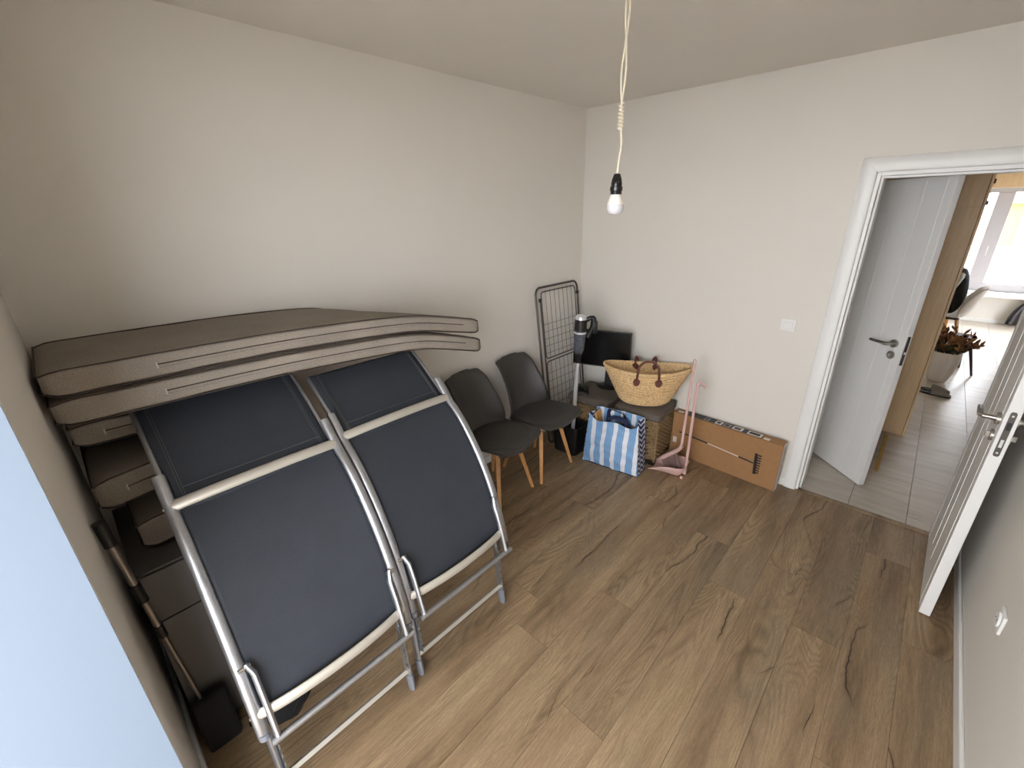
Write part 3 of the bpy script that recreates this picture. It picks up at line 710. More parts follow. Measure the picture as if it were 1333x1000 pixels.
# ------------------------------------------------------------------ woven ottomans
def ottoman(label, loc, rz):
    g = empty('woven_ottoman', loc, rz); tag(g, label, 'ottoman', 'woven storage cubes in the corner')
    S, z0, z1 = 0.172, 0.045, 0.368
    MB().bx(-S+0.008, S-0.008, -S+0.008, S-0.008, z0, z1).build('core', 'hyacinth_dark', g)
    rows, cols = 20, 13
    for q in range(4):
        rot = Matrix.Rotation(q*math.pi/2, 3, 'Z'); mb = MB()
        def fn(u, v):
            x = (2*u-1)*S; r = v*rows; k = int(min(r, rows-0.001)); fr = r-k
            over = math.sin(u*cols*math.pi+(k % 2)*math.pi)
            d = (0.0065+0.0085*over)*math.sin(math.pi*fr)**0.6
            d += 0.0015*noise.noise((x*40+q*7, v*30, 3.1))
            return rot @ Vector((x, -(S+d-0.004), z0+(z1-z0)*v))
        mb.grid(fn, 66, rows*5+1); mb.build('weave', 'hyacinth', g, ang=80)
    for sx in (-1, 1):
        for sy in (-1, 1):
            MB().tube([(sx*(S-0.004), sy*(S-0.004), z0-0.01+0.012*i) for i in range(28)], [0.0085+0.0022*(i % 2) for i in range(28)], 8).build('corner_braid', 'hyacinth', g)
            MB().bx(sx*(S-0.025)-0.02, sx*(S-0.025)+0.02, sy*(S-0.025)-0.02, sy*(S-0.025)+0.02, 0, z0+0.005).build('foot', 'black', g, bevel=0.003)
    MB().bx(-S-0.002, S+0.002, -S-0.002, S+0.002, z1-0.004, z1+0.010).build('rim', 'hyacinth', g, bevel=0.004)
    def lf(u, v):
        a = 2*math.pi*u; c, s = math.cos(a), math.sin(a); e = 0.16
        cx, cy = math.copysign(abs(c)**e, c), math.copysign(abs(s)**e, s)
        t = -1+2*v; r = (1-abs(t)**7)**0.25 if abs(t) < 1 else 0.0
        return (cx*(S+0.016)*max(r, 0.0), cy*(S+0.016)*max(r, 0.0), z1+0.048+0.038*t-(0.004*(abs(cx)**8+abs(cy)**8)*(t > 0)))
    lid = MB().grid(lf, 96, 25, cu=True).build('lid_cushion', 'lid', g, ang=70)
    pts = []
    for i in range(96):
        a = 2*math.pi*i/96; c, s = math.cos(a), math.sin(a); pts.append((math.copysign(abs(c)**0.16, c)*(S+0.017), math.copysign(abs(s)**0.16, s)*(S+0.017), z1+0.070))
    MB().tube(pts, 0.0025, 6, close=True).build('piping', 'lid', lid)
    return g
ottoman('woven storage cube with grey padded lid under the straw basket', (0.835, -0.236, 0), R(5))
ottoman('woven storage cube with grey padded lid under the monitor', (0.425, -0.295, 0), R(5))

# ------------------------------------------------------------------ monitor
mo = empty('computer_monitor', (0.385, -0.22, 0.456), R(17)); tag(mo, 'black flat computer monitor switched off in the corner', 'monitor')
hs = MB().bx(-0.242, 0.242, 0.0, 0.028, 0.182, 0.492).bx(-0.14, 0.14, 0.028, 0.045, 0.24, 0.43).build('housing', 'black', mo, bevel=0.004)
MB().bx(-0.234, 0.234, -0.002, 0.001, 0.195, 0.484).build('screen', 'screen', hs)
MB().prism([(0.035, 0.012), (0.115, 0.012), (0.105, 0.25), (0.045, 0.25)], 0.029, 0.045).build('stand_neck', 'black', mo, bevel=0.004)
MB().lathe([(0.095, 0.0), (0.10, 0.006), (0.085, 0.014)], 32, (0.075, 0.03, 0.0), 1.0, 0.8).build('stand_base', 'black', mo)

# ------------------------------------------------------------------ power adapter with cable
ad = empty('power_adapter', (0.315, -0.37, 0.452)); tag(ad, 'black power adapter with coiled cable on the ottoman lid', 'adapter')
MB().box((0, 0, 0.022), (0.10, 0.055, 0.04)).build('brick', 'black', ad, bevel=0.008)
MB().tube(spline([(0.05, 0, 0.02), (0.08, -0.02, 0.008), (0.10, -0.07, 0.006), (0.06, -0.10, 0.006), (0.0, -0.085, 0.012), (0.02, -0.045, 0.008), (0.09, -0.05, 0.012), (0.07, -0.10, 0.010), (-0.01, -0.09, 0.005), (-0.05, -0.05, 0.005)], 60), 0.0035, 8).build('cable', 'black', ad)

# ------------------------------------------------------------------ stick vacuum and bin
bn = empty('storage_bin', (0.365, -0.605, 0)); tag(bn, 'open black plastic bin behind the chair legs', 'bin')
def tub(u, v):
    if v <= 0.5: t = v*2; sgn = 1
    else: t = 2-v*2; sgn = 0
    a = 2*math.pi*u; c, s = math.cos(a), math.sin(a); e = 0.25
    k = 0.86+0.14*t; w = 0.0 if sgn else 0.005
    return (math.copysign(abs(c)**e, c)*(0.128*k-w), math.copysign(abs(s)**e, s)*(0.086*k-w), (0.0 if sgn else 0.006)+t*(0.25 if sgn else 0.244))
mb = MB().grid(tub, 64, 13, cu=True); mb.f.append(tuple(range(64))); mb.f.append(tuple(12*64+i for i in range(64))); mb.build('tub', 'black', bn, ang=50)
MB().tube([(math.copysign(abs(math.cos(a))**0.25, math.cos(a))*0.130, math.copysign(abs(math.sin(a))**0.25, math.sin(a))*0.088, 0.25) for a in [2*math.pi*i/64 for i in range(64)]], 0.006, 8, close=True).build('rim', 'black', bn)
va = empty('stick_vacuum', (0.385, -0.585, 0.0)); tag(va, 'cordless stick vacuum with silver tube standing in the bin', 'vacuum')
def vz(z): return Vector((0.0+0.043*z, -0.015, z))
MB().tube([vz(0.012), vz(0.80)], 0.016, 16).build('tube', 'silver', va)
MB().tube([vz(0.78), vz(0.80), vz(0.845), vz(0.87)], [0.019, 0.022, 0.024, 0.032], 16).build('connector', 'black', va)
cu = MB().tube([vz(0.862), vz(0.885), vz(1.02), vz(1.045)], [0.030, 0.040, 0.046, 0.046], 24).build('dust_cup', 'cup', va)
MB().tube([vz(1.018), vz(1.030)], 0.0475, 24).build('ring', 'silver', cu)
MB().tube([vz(1.04), vz(1.06), vz(1.125)], [0.046, 0.047, 0.045], 24).build('motor_head', 'black', va)
MB().tube([vz(1.12), vz(1.145), vz(1.155)], [0.045, 0.042, 0.030], 24).build('filter_cap', 'silver', va)
hp = spline([vz(1.115)+Vector((0.03, 0.02, 0)), vz(1.135)+Vector((0.06, 0.04, 0)), vz(1.12)+Vector((0.078, 0.05, 0)), vz(1.06)+Vector((0.075, 0.048, 0)), vz(0.99)+Vector((0.048, 0.03, 0))], 24)
MB().tube(hp, [0.017]*8+[0.021]*17, 12).build('handle', 'black', va)
MB().box(vz(1.065)+Vector((0.082, 0.055, 0)), (0.045, 0.045, 0.10)).build('battery', 'black', va, bevel=0.01)

# ------------------------------------------------------------------ straw basket
bk = empty('straw_basket', (0.825, -0.262, 0.449), R(31)); tag(bk, 'straw shopping basket with brown leather handles on the ottoman', 'basket')
def rim_z(a): return 0.302-0.018*math.cos(2*a)*-1-0.02
def bfn(inner):
    rows = 13
    def fn(u, v):
        a = 2*math.pi*u; c, s = math.cos(a), math.sin(a); t = v**0.9
        L = 0.165+0.155*t**1.05; Wd = 0.100+0.048*t**0.9
        L *= 1+0.0; r = v*rows; fr = r-int(min(r, rows-0.001))
        bul = 0.012*math.sin(math.pi*min(fr, 1))**0.55+0.0022*math.sin(u*110*math.pi+(r*2.2))
        bul += 0.003*noise.noise((c*4, s*4, v*9))
        k = -0.008 if inner else bul
        zt = 0.288+0.022*(abs(c)**3)-0.012*(1-abs(c))
        bot = 0.03*(1-v)**4*0
        round_ = 1-0.22*max(0, 1-v/0.09)**2
        return (c*(L*round_+k), s*(Wd*round_+k), (0.004 if not inner else 0.012)+v*zt)
    return fn
mb = MB().grid(bfn(False), 150, 103, cu=True); mb.f.append(tuple(range(150))[::-1])
mb.build('body', 'straw', bk, ang=80)
mb = MB().grid(bfn(True), 80, 24, cu=True); mb.f.append(tuple(range(80))); mb.build('inside', 'straw', bk, ang=80)
pts = [(math.cos(a)*0.322, math.sin(a)*0.149, 0.292+0.022*abs(math.cos(a))**3-0.012*(1-abs(math.cos(a)))) for a in [2*math.pi*i/90 for i in range(90)]]
MB().tube(pts, [0.0085+0.0014*(i % 2) for i in range(90)], 8, close=True).build('rim', 'straw', bk)
for s in (-1, 1):
    yy = s*0.150; dz = 0.0
    if s < 0: top = spline([(-0.078, yy*1.00, 0.235), (-0.076, yy*1.07, 0.29), (-0.068, yy*1.02, 0.345), (-0.035, yy*0.93, 0.378), (0.0, yy*0.92, 0.384), (0.035, yy*0.93, 0.378), (0.068, yy*1.02, 0.345), (0.076, yy*1.07, 0.29), (0.078, yy*1.00, 0.235)], 48)
    else: top = spline([(-0.08, yy*0.88, 0.255), (-0.078, yy*0.93, 0.300), (-0.07, yy*1.10, 0.322), (-0.04, yy*1.20, 0.26), (0, yy*1.22, 0.24), (0.04, yy*1.20, 0.26), (0.07, yy*1.10, 0.322), (0.078, yy*0.93, 0.300), (0.08, yy*0.88, 0.255)], 48)
    hd = MB().tube(top, 0.0088, 10).build('handle', 'leather', bk)
    for k in (-1, 1):
        cx = k*0.079; pl = []
        for i in range(24):
            a = 2*math.pi*i/24; rr = 0.026*(1.0+(0.55 if math.sin(a) < -0.5 else 0)*(-math.sin(a)-0.5))
            pl.append((cx+rr*math.cos(a), 0.225+(0.0 if s < 0 else 0.03)+rr*math.sin(a)))
        yb = yy*1.00 if s < 0 else yy*0.87
        MB().prism(pl, yb-0.004, yb+0.004).build('handle_patch', 'leather', hd, bevel=0.0015)

# ------------------------------------------------------------------ striped shopping bag
sb = empty('shopping_bag', (0.765, -0.565, 0), R(7)); tag(sb, 'blue and white striped shopping bag standing in front of the ottomans', 'shopping bag')
def bag_edge(side, t, v):             # t 0..1 across; outlines taper to the top
    hw_ = 0.228-0.030*v; return -hw_+2*hw_*t
def face(sgn, zt):
    def fn(u, v):
        x = bag_edge(sgn, u, v); bulge = 0.030*math.sin(math.pi*u)*math.sin(math.pi*min(v*1.1, 1))
        d = 0.078-0.018*v+bulge+0.012*noise.noise((x*11, v*7, sgn*3.0))
        z = 0.003+v*zt(u)
        return (x+0.004*noise.noise((u*5, v*9, 8.0)), sgn*d, z)
    return fn
front = lambda u: 0.425-0.052*math.sin(math.pi*min(max((u-0.0)/1.0, 0), 1))**0.5-0.015*math.sin(u*9)
rear = lambda u: 0.43+0.010*math.sin(u*3)
MB().grid(face(-1, front), 40, 34).build('front_panel', 'stripes', sb, solid=0.002, ang=80)
MB().grid(face(1, rear), 40, 34).build('rear_panel', 'stripes', sb, solid=0.002, ang=80)
for s in (-1, 1):
    def gs(u, v):
        x = s*(0.228-0.030*v); d = 0.078-0.018*v; y = -d+2*d*u
        return (x-s*0.03*math.sin(math.pi*u)*v**1.5, y, 0.003+v*(0.425+0.005*u))
    MB().grid(gs, 12, 24).build('gusset', 'gusset', sb, solid=0.002, ang=80)
MB().bx(-0.226, 0.226, -0.076, 0.076, 0.0, 0.006).build('base', 'navy', sb)
MB().tube([(x, y, 0.004) for x, y in ((-0.228, -0.079), (0.228, -0.079), (0.23, 0.079), (-0.23, 0.079))], 0.003, 6, close=True).build('hem', 'navy', sb)
for (x0, x1, y, dz, fold) in ((-0.085, 0.055, 0.055, 0.0, 1), (-0.06, 0.10, -0.03, 0.0, 0)):
    pts = [(x0, y, 0.33), (x0+0.005, y-0.004, 0.425), (x0+0.04, y-0.02, 0.445), ((x0+x1)/2+0.02, y-0.03, 0.44), (x1-0.01, y-0.02, 0.425), (x1, y, 0.33)] if fold else [(x0, y, 0.30), (x0+0.01, y+0.01, 0.385), (x0+0.06, y+0.03, 0.405), (x1-0.02, y+0.02, 0.395), (x1, y, 0.30)]
    MB().tube(spline(pts, 30), 0.017, 8, flat=(0.18, 1.0), up=(0, 0, 1)).build('strap', 'navy', sb)
bo = empty('paperback', (0.675, -0.56, 0.012), rot=(R(0), R(-10), R(7))); tag(bo, 'orange-brown booklet sticking out of the striped bag', 'book')
MB().box((0, 0, 0.20), (0.012, 0.076, 0.42)).build('pages', 'paper', bo)
MB().bx(-0.008, -0.006, -0.040, 0.040, -0.01, 0.412).bx(0.006, 0.008, -0.040, 0.040, -0.01, 0.412).bx(-0.008, 0.008, -0.042, -0.039, -0.01, 0.412).build('book_cover', 'orange', bo)
pc = empty('dark_pouch', (0.83, -0.555, 0.01), R(10)); tag(pc, 'dark pouch lying inside the striped shopping bag', 'pouch')
def pouch(u, v):
    a = 2*math.pi*u; c, s = math.cos(a), math.sin(a); t = v*2-1; r = max(0, (1-abs(t)**3))**0.5
    return (math.copysign(abs(c)**0.6, c)*0.11*r, math.copysign(abs(s)**0.6, s)*0.045*r, 0.185+0.18*t+0.01*noise.noise((c*3, s*3, v*4)))
MB().grid(pouch, 32, 20, cu=True).build('body', 'blackmatte', pc, ang=80)
MB().tube([(-0.09, -0.004, 0.335), (0, -0.004, 0.368), (0.09, -0.004, 0.335)], 0.003, 6).build('zip', 'steel', pc)

# ------------------------------------------------------------------ dustpan and broom
dp = empty('dustpan', (1.17, -0.355, 0), R(8)); tag(dp, 'pink long-handled dustpan standing in front of the box', 'dustpan')
def pan(u, v):                        # u along from mouth (0) to back (1), v across -1..1
    x = -0.155+0.245*u; t = 2*v-1; wv = 0.092*(1-0.45*max(0, (u-0.72)/0.28)**2.2)
    side = abs(t)**5; h = (0.018+0.070*math.sin(math.pi*min(u*0.62, 0.5)))*side
    back = max(0, (u-0.74)/0.26)**1.7*0.088
    belly = 0.014*u*(1-abs(t)**2)*0
    return (x-0.018*side*(1-u), t*wv*(1+0.10*h/0.08), 0.004+max(h, back*(1-0.10*side)))
MB().grid(pan, 30, 29).build('tray', 'pink', dp, solid=0.003, off=1, ang=70)
MB().tube(spline([(0.075, 0.0, 0.01), (0.078, 0, 0.08), (0.076, 0.015, 0.30), (0.070, 0.035, 0.735)], 24), [0.014]*3+[0.0105]*22, 12).build('handle', 'pink', dp)
MB().tube(spline([(0.070, 0.035, 0.72), (0.072, 0.03, 0.74), (0.105, 0.02, 0.742), (0.128, 0.01, 0.725), (0.125, 0.01, 0.716), (0.10, 0.02, 0.725), (0.074, 0.032, 0.70)], 30), 0.0055, 8).build('hook', 'pink', dp)
MB().tube([(0.072, -0.06, 0.012), (0.072, -0.075, 0.012)], 0.011, 12).build('foot_stub', 'pink', dp)
br = empty('broom', (1.17, -0.335, 0.012), R(8)); tag(br, 'pink long-handled broom clipped into the dustpan', 'broom')
MB().tube([(0.028, -0.03, 0.24), (0.03, 0.0, 0.86)], [0.0105, 0.0095], 12).build('handle', 'pink', br)
MB().tube([(0.030+0.009*math.sin(a), 0.0, 0.875+0.018*math.cos(a)) for a in [2*math.pi*i/16 for i in range(16)]], 0.004, 6, close=True).build('hanging_loop', 'pink', br)
hd = MB().tube(spline([(0.028, -0.03, 0.25), (0.020, -0.03, 0.205), (-0.03, -0.03, 0.150), (-0.105, -0.03, 0.082)], 20), [0.012]*4+[0.020]*15+[0.021, 0.012], 12, flat=(0.75, 1.2)).build('head', 'pink', br)
mb = MB()
for i in range(60):
    t = random.random(); q = random.uniform(-0.046, -0.014)
    mb.tube([(-0.10+0.10*t, q, 0.08+0.085*t), (-0.065+0.115*t+random.uniform(-0.006, 0.006), q, 0.008+0.03*t)], 0.0035, 5)
mb.build('bristles', 'pinkdark', hd); hd.children[0]['kind'] = 'stuff'

# ------------------------------------------------------------------ cardboard box
bxr = empty('cardboard_box', (1.405, -0.072, 0), R(-3.6)); tag(bxr, 'flat brown cardboard box with a printed broom leaning at the wall', 'box')
BW, BT, BH = 0.395, 0.042, 0.366
MB().bx(-BW, BW, -BT, BT, 0, BH).build('carton', 'card', bxr, bevel=0.003)
def deco(n, x0, x1, z0, z1, m, par=bxr, d=0.0008): return MB().bx(x0, x1, -BT-d, -BT+0.0005, z0, z1).build(n, m, par, smooth=False)
def decot(n, x0, x1, y0, y1, m, par=bxr, d=0.0008): return MB().bx(x0, x1, y0, y1, BH-0.0005, BH+d).build(n, m, par, smooth=False)
ts = decot('printed_strip', -0.30, 0.25, -0.036, 0.036, 'ink')
decot('printed_picture', -0.37, -0.325, -0.034, 0.0, 'paper'); 
for i, (a, b, m) in enumerate(((-0.165, -0.125, 'inkgrey'), (-0.08, -0.03, 'paper'), (-0.02, 0.03, 'inkgrey'), (0.045, 0.115, 'paper'), (0.15, 0.245, 'paper'))):
    s_ = decot('printed_picture', a, b, -0.030, 0.028, m, ts, 0.0014)
    decot('printed_figure', a+0.010, b-0.014, -0.018, 0.016, 'inkblack' if i == 4 else 'ink', s_, 0.0018)
decot('printed_picture', 0.262, 0.30, -0.036, -0.002, 'paper')
pr_ = empty('printed_broom', (0, 0, 0)); pr_.parent = bxr
def bar(n, a, b, wd, m):
    v = Vector((b[0]-a[0], 0, b[1]-a[1])); L = v.length; ang = math.atan2(v.z, v.x)
    MB().box(((a[0]+b[0])/2, -BT-0.0003, (a[1]+b[1])/2), (L, 0.0012, wd), Matrix.Rotation(-ang, 3, 'Y')).build(n, m, pr_, smooth=False)
bar('printed_grip', (-0.33, 0.205), (-0.10, 0.190), 0.011, 'inkblack'); bar('printed_stick', (-0.10, 0.190), (0.13, 0.172), 0.007, 'paper'); bar('printed_socket', (0.13, 0.172), (0.235, 0.163), 0.011, 'inkblack')
bar('printed_brush', (0.243, 0.245), (0.252, 0.080), 0.020, 'inkblack')
for i in range(8): bar('printed_bristle', (0.255, 0.235-0.02*i), (0.280, 0.235-0.02*i), 0.010, 'inkblack')
deco('printed_picture', -0.375, -0.345, 0.10, 0.15, 'paper')
MB().bx(BW-0.0005, BW+0.0012, -BT+0.01, BT-0.012, 0.0, BH).build('tape', 'paper', bxr, smooth=False)
MB().bx(-BW, BW, -BT-0.0008, -BT+0.0004, BH-0.004, BH-0.002).build('crease', 'carddark', bxr, smooth=False)

# ------------------------------------------------------------------ switch and socket
sw = empty('light_switch', (1.642, 0, 1.15)); tag(sw, 'white square light switch on the wall beside the doorway', 'switch')
MB().bx(-0.043, 0.043, -0.009, 0, -0.040, 0.040).build('plate', 'trim', sw, bevel=0.003)
MB().bx(-0.030, 0.030, -0.014, -0.008, -0.024, 0.026).build('rocker', 'white', sw, bevel=0.003)
so = empty('wall_socket', (XR, -1.20, 0.455)); tag(so, 'white wall socket low on the right wall', 'socket')
MB().bx(-0.010, 0, -0.040, 0.040, -0.040, 0.040).build('plate', 'trim', so, bevel=0.003)
MB().tube([(-0.009, 0, 0), (-0.017, 0, 0)], 0.028, 28).build('outlet_ring', 'white', so)
for s in (-1, 1): MB().tube([(-0.0165, s*0.0095, 0), (-0.0178, s*0.0095, 0)], 0.0032, 10).build('pin_hole', 'black', so)

# ------------------------------------------------------------------ hanging bulb
pb = empty('hanging_bulb', (1.366, -1.775, 2.6)); tag(pb, 'bare bulb in a black socket hanging from a knotted cream cord', 'lamp')
def cz_(z): return z-2.6
MB().lathe([(0.03, -0.02), (0.036, -0.012), (0.036, 0.0)], 20).build('ceiling_hook', 'trim', pb)
MB().tube(spline([(0.0, 0, cz_(2.585)), (0.006, 0.004, cz_(2.45)), (0.001, 0, cz_(2.36)), (-0.005, -0.004, cz_(2.28)), (0.001, 0, cz_(2.195))], 30), 0.0032, 8).build('cord', 'cord', pb)
MB().tube(spline([(0.004, 0.003, cz_(2.585)), (-0.004, -0.002, cz_(2.45)), (0.003, 0.002, cz_(2.36)), (0.006, 0.004, cz_(2.28)), (0.0, 0, cz_(2.195))], 30), 0.0032, 8).build('cord', 'cord', pb)
MB().tube([(0.0065*math.cos(a), 0.0065*math.sin(a), cz_(2.20-0.075*a/(2*math.pi*7))) for a in [2*math.pi*7*i/90 for i in range(91)]], 0.0034, 8).build('knot', 'cord', pb)
MB().tube(spline([(0.0, 0.0, cz_(2.20)), (0.002, 0.002, cz_(2.13)), (0.006, 0.005, cz_(2.08)), (0.002, 0.001, cz_(2.03)), (0, 0, cz_(1.985))], 24), 0.0036, 8).build('cord', 'cord', pb)
MB().lathe([(0.006, cz_(1.992)), (0.011, cz_(1.99)), (0.0165, cz_(1.975)), (0.019, cz_(1.96)), (0.019, cz_(1.952)), (0.0215, cz_(1.95)), (0.0215, cz_(1.937)), (0.019, cz_(1.935)), (0.020, cz_(1.925))], 24).build('socket', 'bakelite', pb)
MB().lathe([(0.0185, cz_(1.927)), (0.020, cz_(1.918)), (0.0275, cz_(1.897)), (0.0285, cz_(1.892))], 28).build('bulb_collar', 'bulbbase', pb)
MB().lathe([(0.0285, cz_(1.8925)), (0.0292, cz_(1.886)), (0.0278, cz_(1.876)), (0.023, cz_(1.866)), (0.014, cz_(1.860)), (0.001, cz_(1.858))], 28).build('bulb', 'bulbglass', pb)

# ------------------------------------------------------------------ hall things
tc = empty('tall_cabinet', (2.05, 1.46, 0)); tag(tc, 'tall beige wooden cabinet behind the hall door', 'cabinet')
MB().bx(-0.35, 0.335, 0.0, 0.595, 0.0, 2.40).build('body', 'tanwood', tc, bevel=0.002)
MB().bx(0.337, 0.352, -0.004, 0.598, 0.0, 2.40).build('side_panel', 'tanwood', tc, bevel=0.002)
MB().bx(-0.35, 0.333, -0.012, -0.001, 0.01, 1.832).build('door', 'tanwood', tc, bevel=0.0015)
MB().bx(-0.35, 0.333, -0.012, -0.001, 1.838, 2.39).build('door', 'tanwood', tc, bevel=0.0015)
for z in (1.86, 2.0): MB().box((0.357, 0.02, z), (0.012, 0.03, 0.03)).build('hook', 'black', tc, bevel=0.003)
ys = MB().box((2.292, 1.01, 0.008), (0.024, 0.74, 0.016)).build('wooden_lath', 'yellow', bevel=0.002); tag(ys, 'yellow wooden lath lying on the tiles beside the hall door', 'lath')
pt = empty('planter', (2.565, 3.34, 0)); tag(pt, 'white ribbed planter with dried brown flowers on the tiles', 'planter')
prof = [(0.0001, 0.0), (0.072, 0.0), (0.085, 0.02), (0.115, 0.12), (0.130, 0.22), (0.132, 0.30), (0.126, 0.345), (0.117, 0.345), (0.120, 0.30), (0.115, 0.27), (0.0001, 0.27)]
mb = MB(); n = 72; vsl = []
for r, z in prof:
    for k in range(n): a = 2*math.pi*k/n; rr = r*(1+0.010*math.cos(a*24)) if r > 0.05 else r; vsl.append((rr*math.cos(a), rr*math.sin(a), z))
mb.add(vsl, [(i*n+k, i*n+(k+1) % n, (i+1)*n+(k+1) % n, (i+1)*n+k) for i in range(len(prof)-1) for k in range(n)]); mb.build('pot', 'ceramic', pt, ang=60)
rng = random.Random(3)
st, lf1, lf2 = MB(), MB(), MB()
def blade(mb, p, d, L, wd):
    d = d.normalized(); s = d.cross(Vector((rng.uniform(-1, 1), rng.uniform(-1, 1), rng.uniform(-1, 1)))).normalized(); nn = d.cross(s)
    pts = []
    for i in range(5):
        t = i/4; ww = wd*math.sin(math.pi*(0.08+0.9*t)); c = p+d*L*t+nn*L*0.25*t*t
        pts += [c-s*ww+nn*ww*0.4, c, c+s*ww+nn*ww*0.4]
    mb.add(pts, [(i*3+j, i*3+j+1, (i+1)*3+j+1, (i+1)*3+j) for i in range(4) for j in (0, 1)])
heads = []
for i in range(46):
    a = rng.uniform(0, 2*math.pi); el = rng.uniform(0.75, 1.45); L = rng.uniform(0.14, 0.34)
    d = Vector((math.cos(a)*math.cos(el), math.sin(a)*math.cos(el), math.sin(el)))
    p0 = Vector((d.x*0.06, d.y*0.06, 0.27)); p1 = p0+d*L+Vector((d.x*0.05, d.y*0.05, 0)); mid = (p0+p1)/2+Vector((0, 0, 0.02))
    st.tube([p0, mid, p1], 0.0025, 5)
    for j in range(9):
        t = rng.uniform(0.35, 1.0); q = p0.lerp(p1, t); dd = d+Vector((rng.uniform(-1, 1), rng.uniform(-1, 1), rng.uniform(-0.6, 0.8)))
        blade(lf2 if t < 0.55 else lf1, q, dd, rng.uniform(0.04, 0.085), rng.uniform(0.010, 0.020))
    if i % 5 == 0: heads.append(p1+d*0.03)
for hx, hy, hz in ((0.16, 0.02, 0.46), (0.17, -0.02, 0.40), (0.10, 0.05, 0.52)):
    st.tube([(0.03, 0, 0.30), (hx*0.6, hy, hz-0.03), (hx, hy, hz)], 0.003, 5); heads.append(Vector((hx, hy, hz)))
st.build('stems', 'berry', pt)['kind'] = 'stuff'; lf1.build('dried_leaves', 'dried', pt, solid=0.0012)['kind'] = 'stuff'; lf2.build('green_leaves', 'driedgreen', pt, solid=0.0012)['kind'] = 'stuff'
for p in heads: MB().lathe([(0.002, -0.016), (0.013, -0.010), (0.017, 0.0), (0.013, 0.010), (0.002, 0.015)], 10, p).build('seed_head', 'berry', pt)
def slipper(label, loc, rz, z=0.0):
    g = empty('slipper', (loc[0], loc[1], z), rz); tag(g, label, 'slipper', 'grey felt slippers by the planter')
    def out(t): return 0.045*(math.sin(math.pi*min(max(0.04+0.94*t, 0), 1)))**0.45*(0.86+0.25*t)
    n = 28; up = [(-0.13+0.26*i/n, out(i/n)) for i in range(n+1)]; poly = up+[(x, -y) for x, y in reversed(up)]
    m = len(poly); vs = [(x, y, 0) for x, y in poly]+[(x, y, 0.016) for x, y in poly]
    MB().add(vs, [tuple(range(m)), tuple(range(m, 2*m))]+[(i, (i+1) % m, (i+1) % m+m, i+m) for i in range(m)]).build('sole', 'rubber', g, bevel=0.003)
    def uf(u, v):
        t = 0.42+0.57*v; a = math.pi*u; w_ = out(t)*0.98; hh = 0.054*(1-0.75*v**2)
        return (-0.13+0.26*t, w_*math.cos(a), 0.014+hh*math.sin(a)**0.8)
    MB().grid(uf, 20, 14).build('upper', 'slipper', g, solid=0.004, ang=70)
slipper('grey felt slipper on the tiles farther from the planter', (2.56, 2.80), R(-12)); slipper('grey felt slipper standing between its mate and the planter', (2.55, 2.925), R(-4))
sl = empty('stool', (2.66, 3.86, 0), R(20)); tag(sl, 'dark wooden stool behind the planter', 'stool')
MB().lathe([(0.001, 0.405), (0.13, 0.405), (0.14, 0.415), (0.135, 0.43), (0.001, 0.432)], 32).build('seat', 'darkwood', sl)
for i in range(4):
    a = math.pi/4+i*math.pi/2; MB().tube([(0.09*math.cos(a), 0.09*math.sin(a), 0.41), (0.215*math.cos(a), 0.215*math.sin(a), 0)], [0.019, 0.011], 10).build('leg', 'darkwood', sl)

# ------------------------------------------------------------------ far room: chair, person, table, curtain
shell_chair('white shell chair with wooden legs carrying the seated person', (2.53, 5.0), R(180), 'ceramic', None)
tb = empty('dining_table', (2.15, 5.75, 0)); tag(tb, 'white dining table under the far window', 'table')
MB().bx(-0.45, 0.455, -0.42, 0.42, 0.72, 0.75).build('tabletop', 'white', tb, bevel=0.004)
for sx in (-1, 1):
    for sy in (-1, 1): MB().tube([(sx*0.39, sy*0.36, 0.72), (sx*0.42, sy*0.39, 0)], [0.024, 0.016], 10).build('leg', 'beech', tb)
ct = empty('curtain', (3.50, 7.07, 0)); tag(ct, 'grey curtain gathered beside the far window', 'curtain')
def cf(u, v):
    z = 0.03+2.1*v; pinch = 1-0.62*math.exp(-((z-0.62)/0.28)**2)
    x = (u-0.5)*0.42*pinch+(0.10*math.exp(-((z-0.62)/0.3)**2)); return (x-0.02*(z < 0.4), 0.03*math.sin(u*11*math.pi)*(0.5+0.5*pinch), z)
MB().grid(cf, 80, 40).build('cloth', 'curtain', ct, solid=0.003, ang=80)
MB().tube([(0.10+0.085*math.cos(a), 0.035*math.sin(a), 0.62) for a in [2*math.pi*i/20 for i in range(20)]], 0.01, 8, close=True).build('tie', 'curtain', ct)
MB().tube([(-0.28, 0, 2.14), (0.30, 0, 2.14)], 0.01, 10).build('rail', 'pvc', ct)

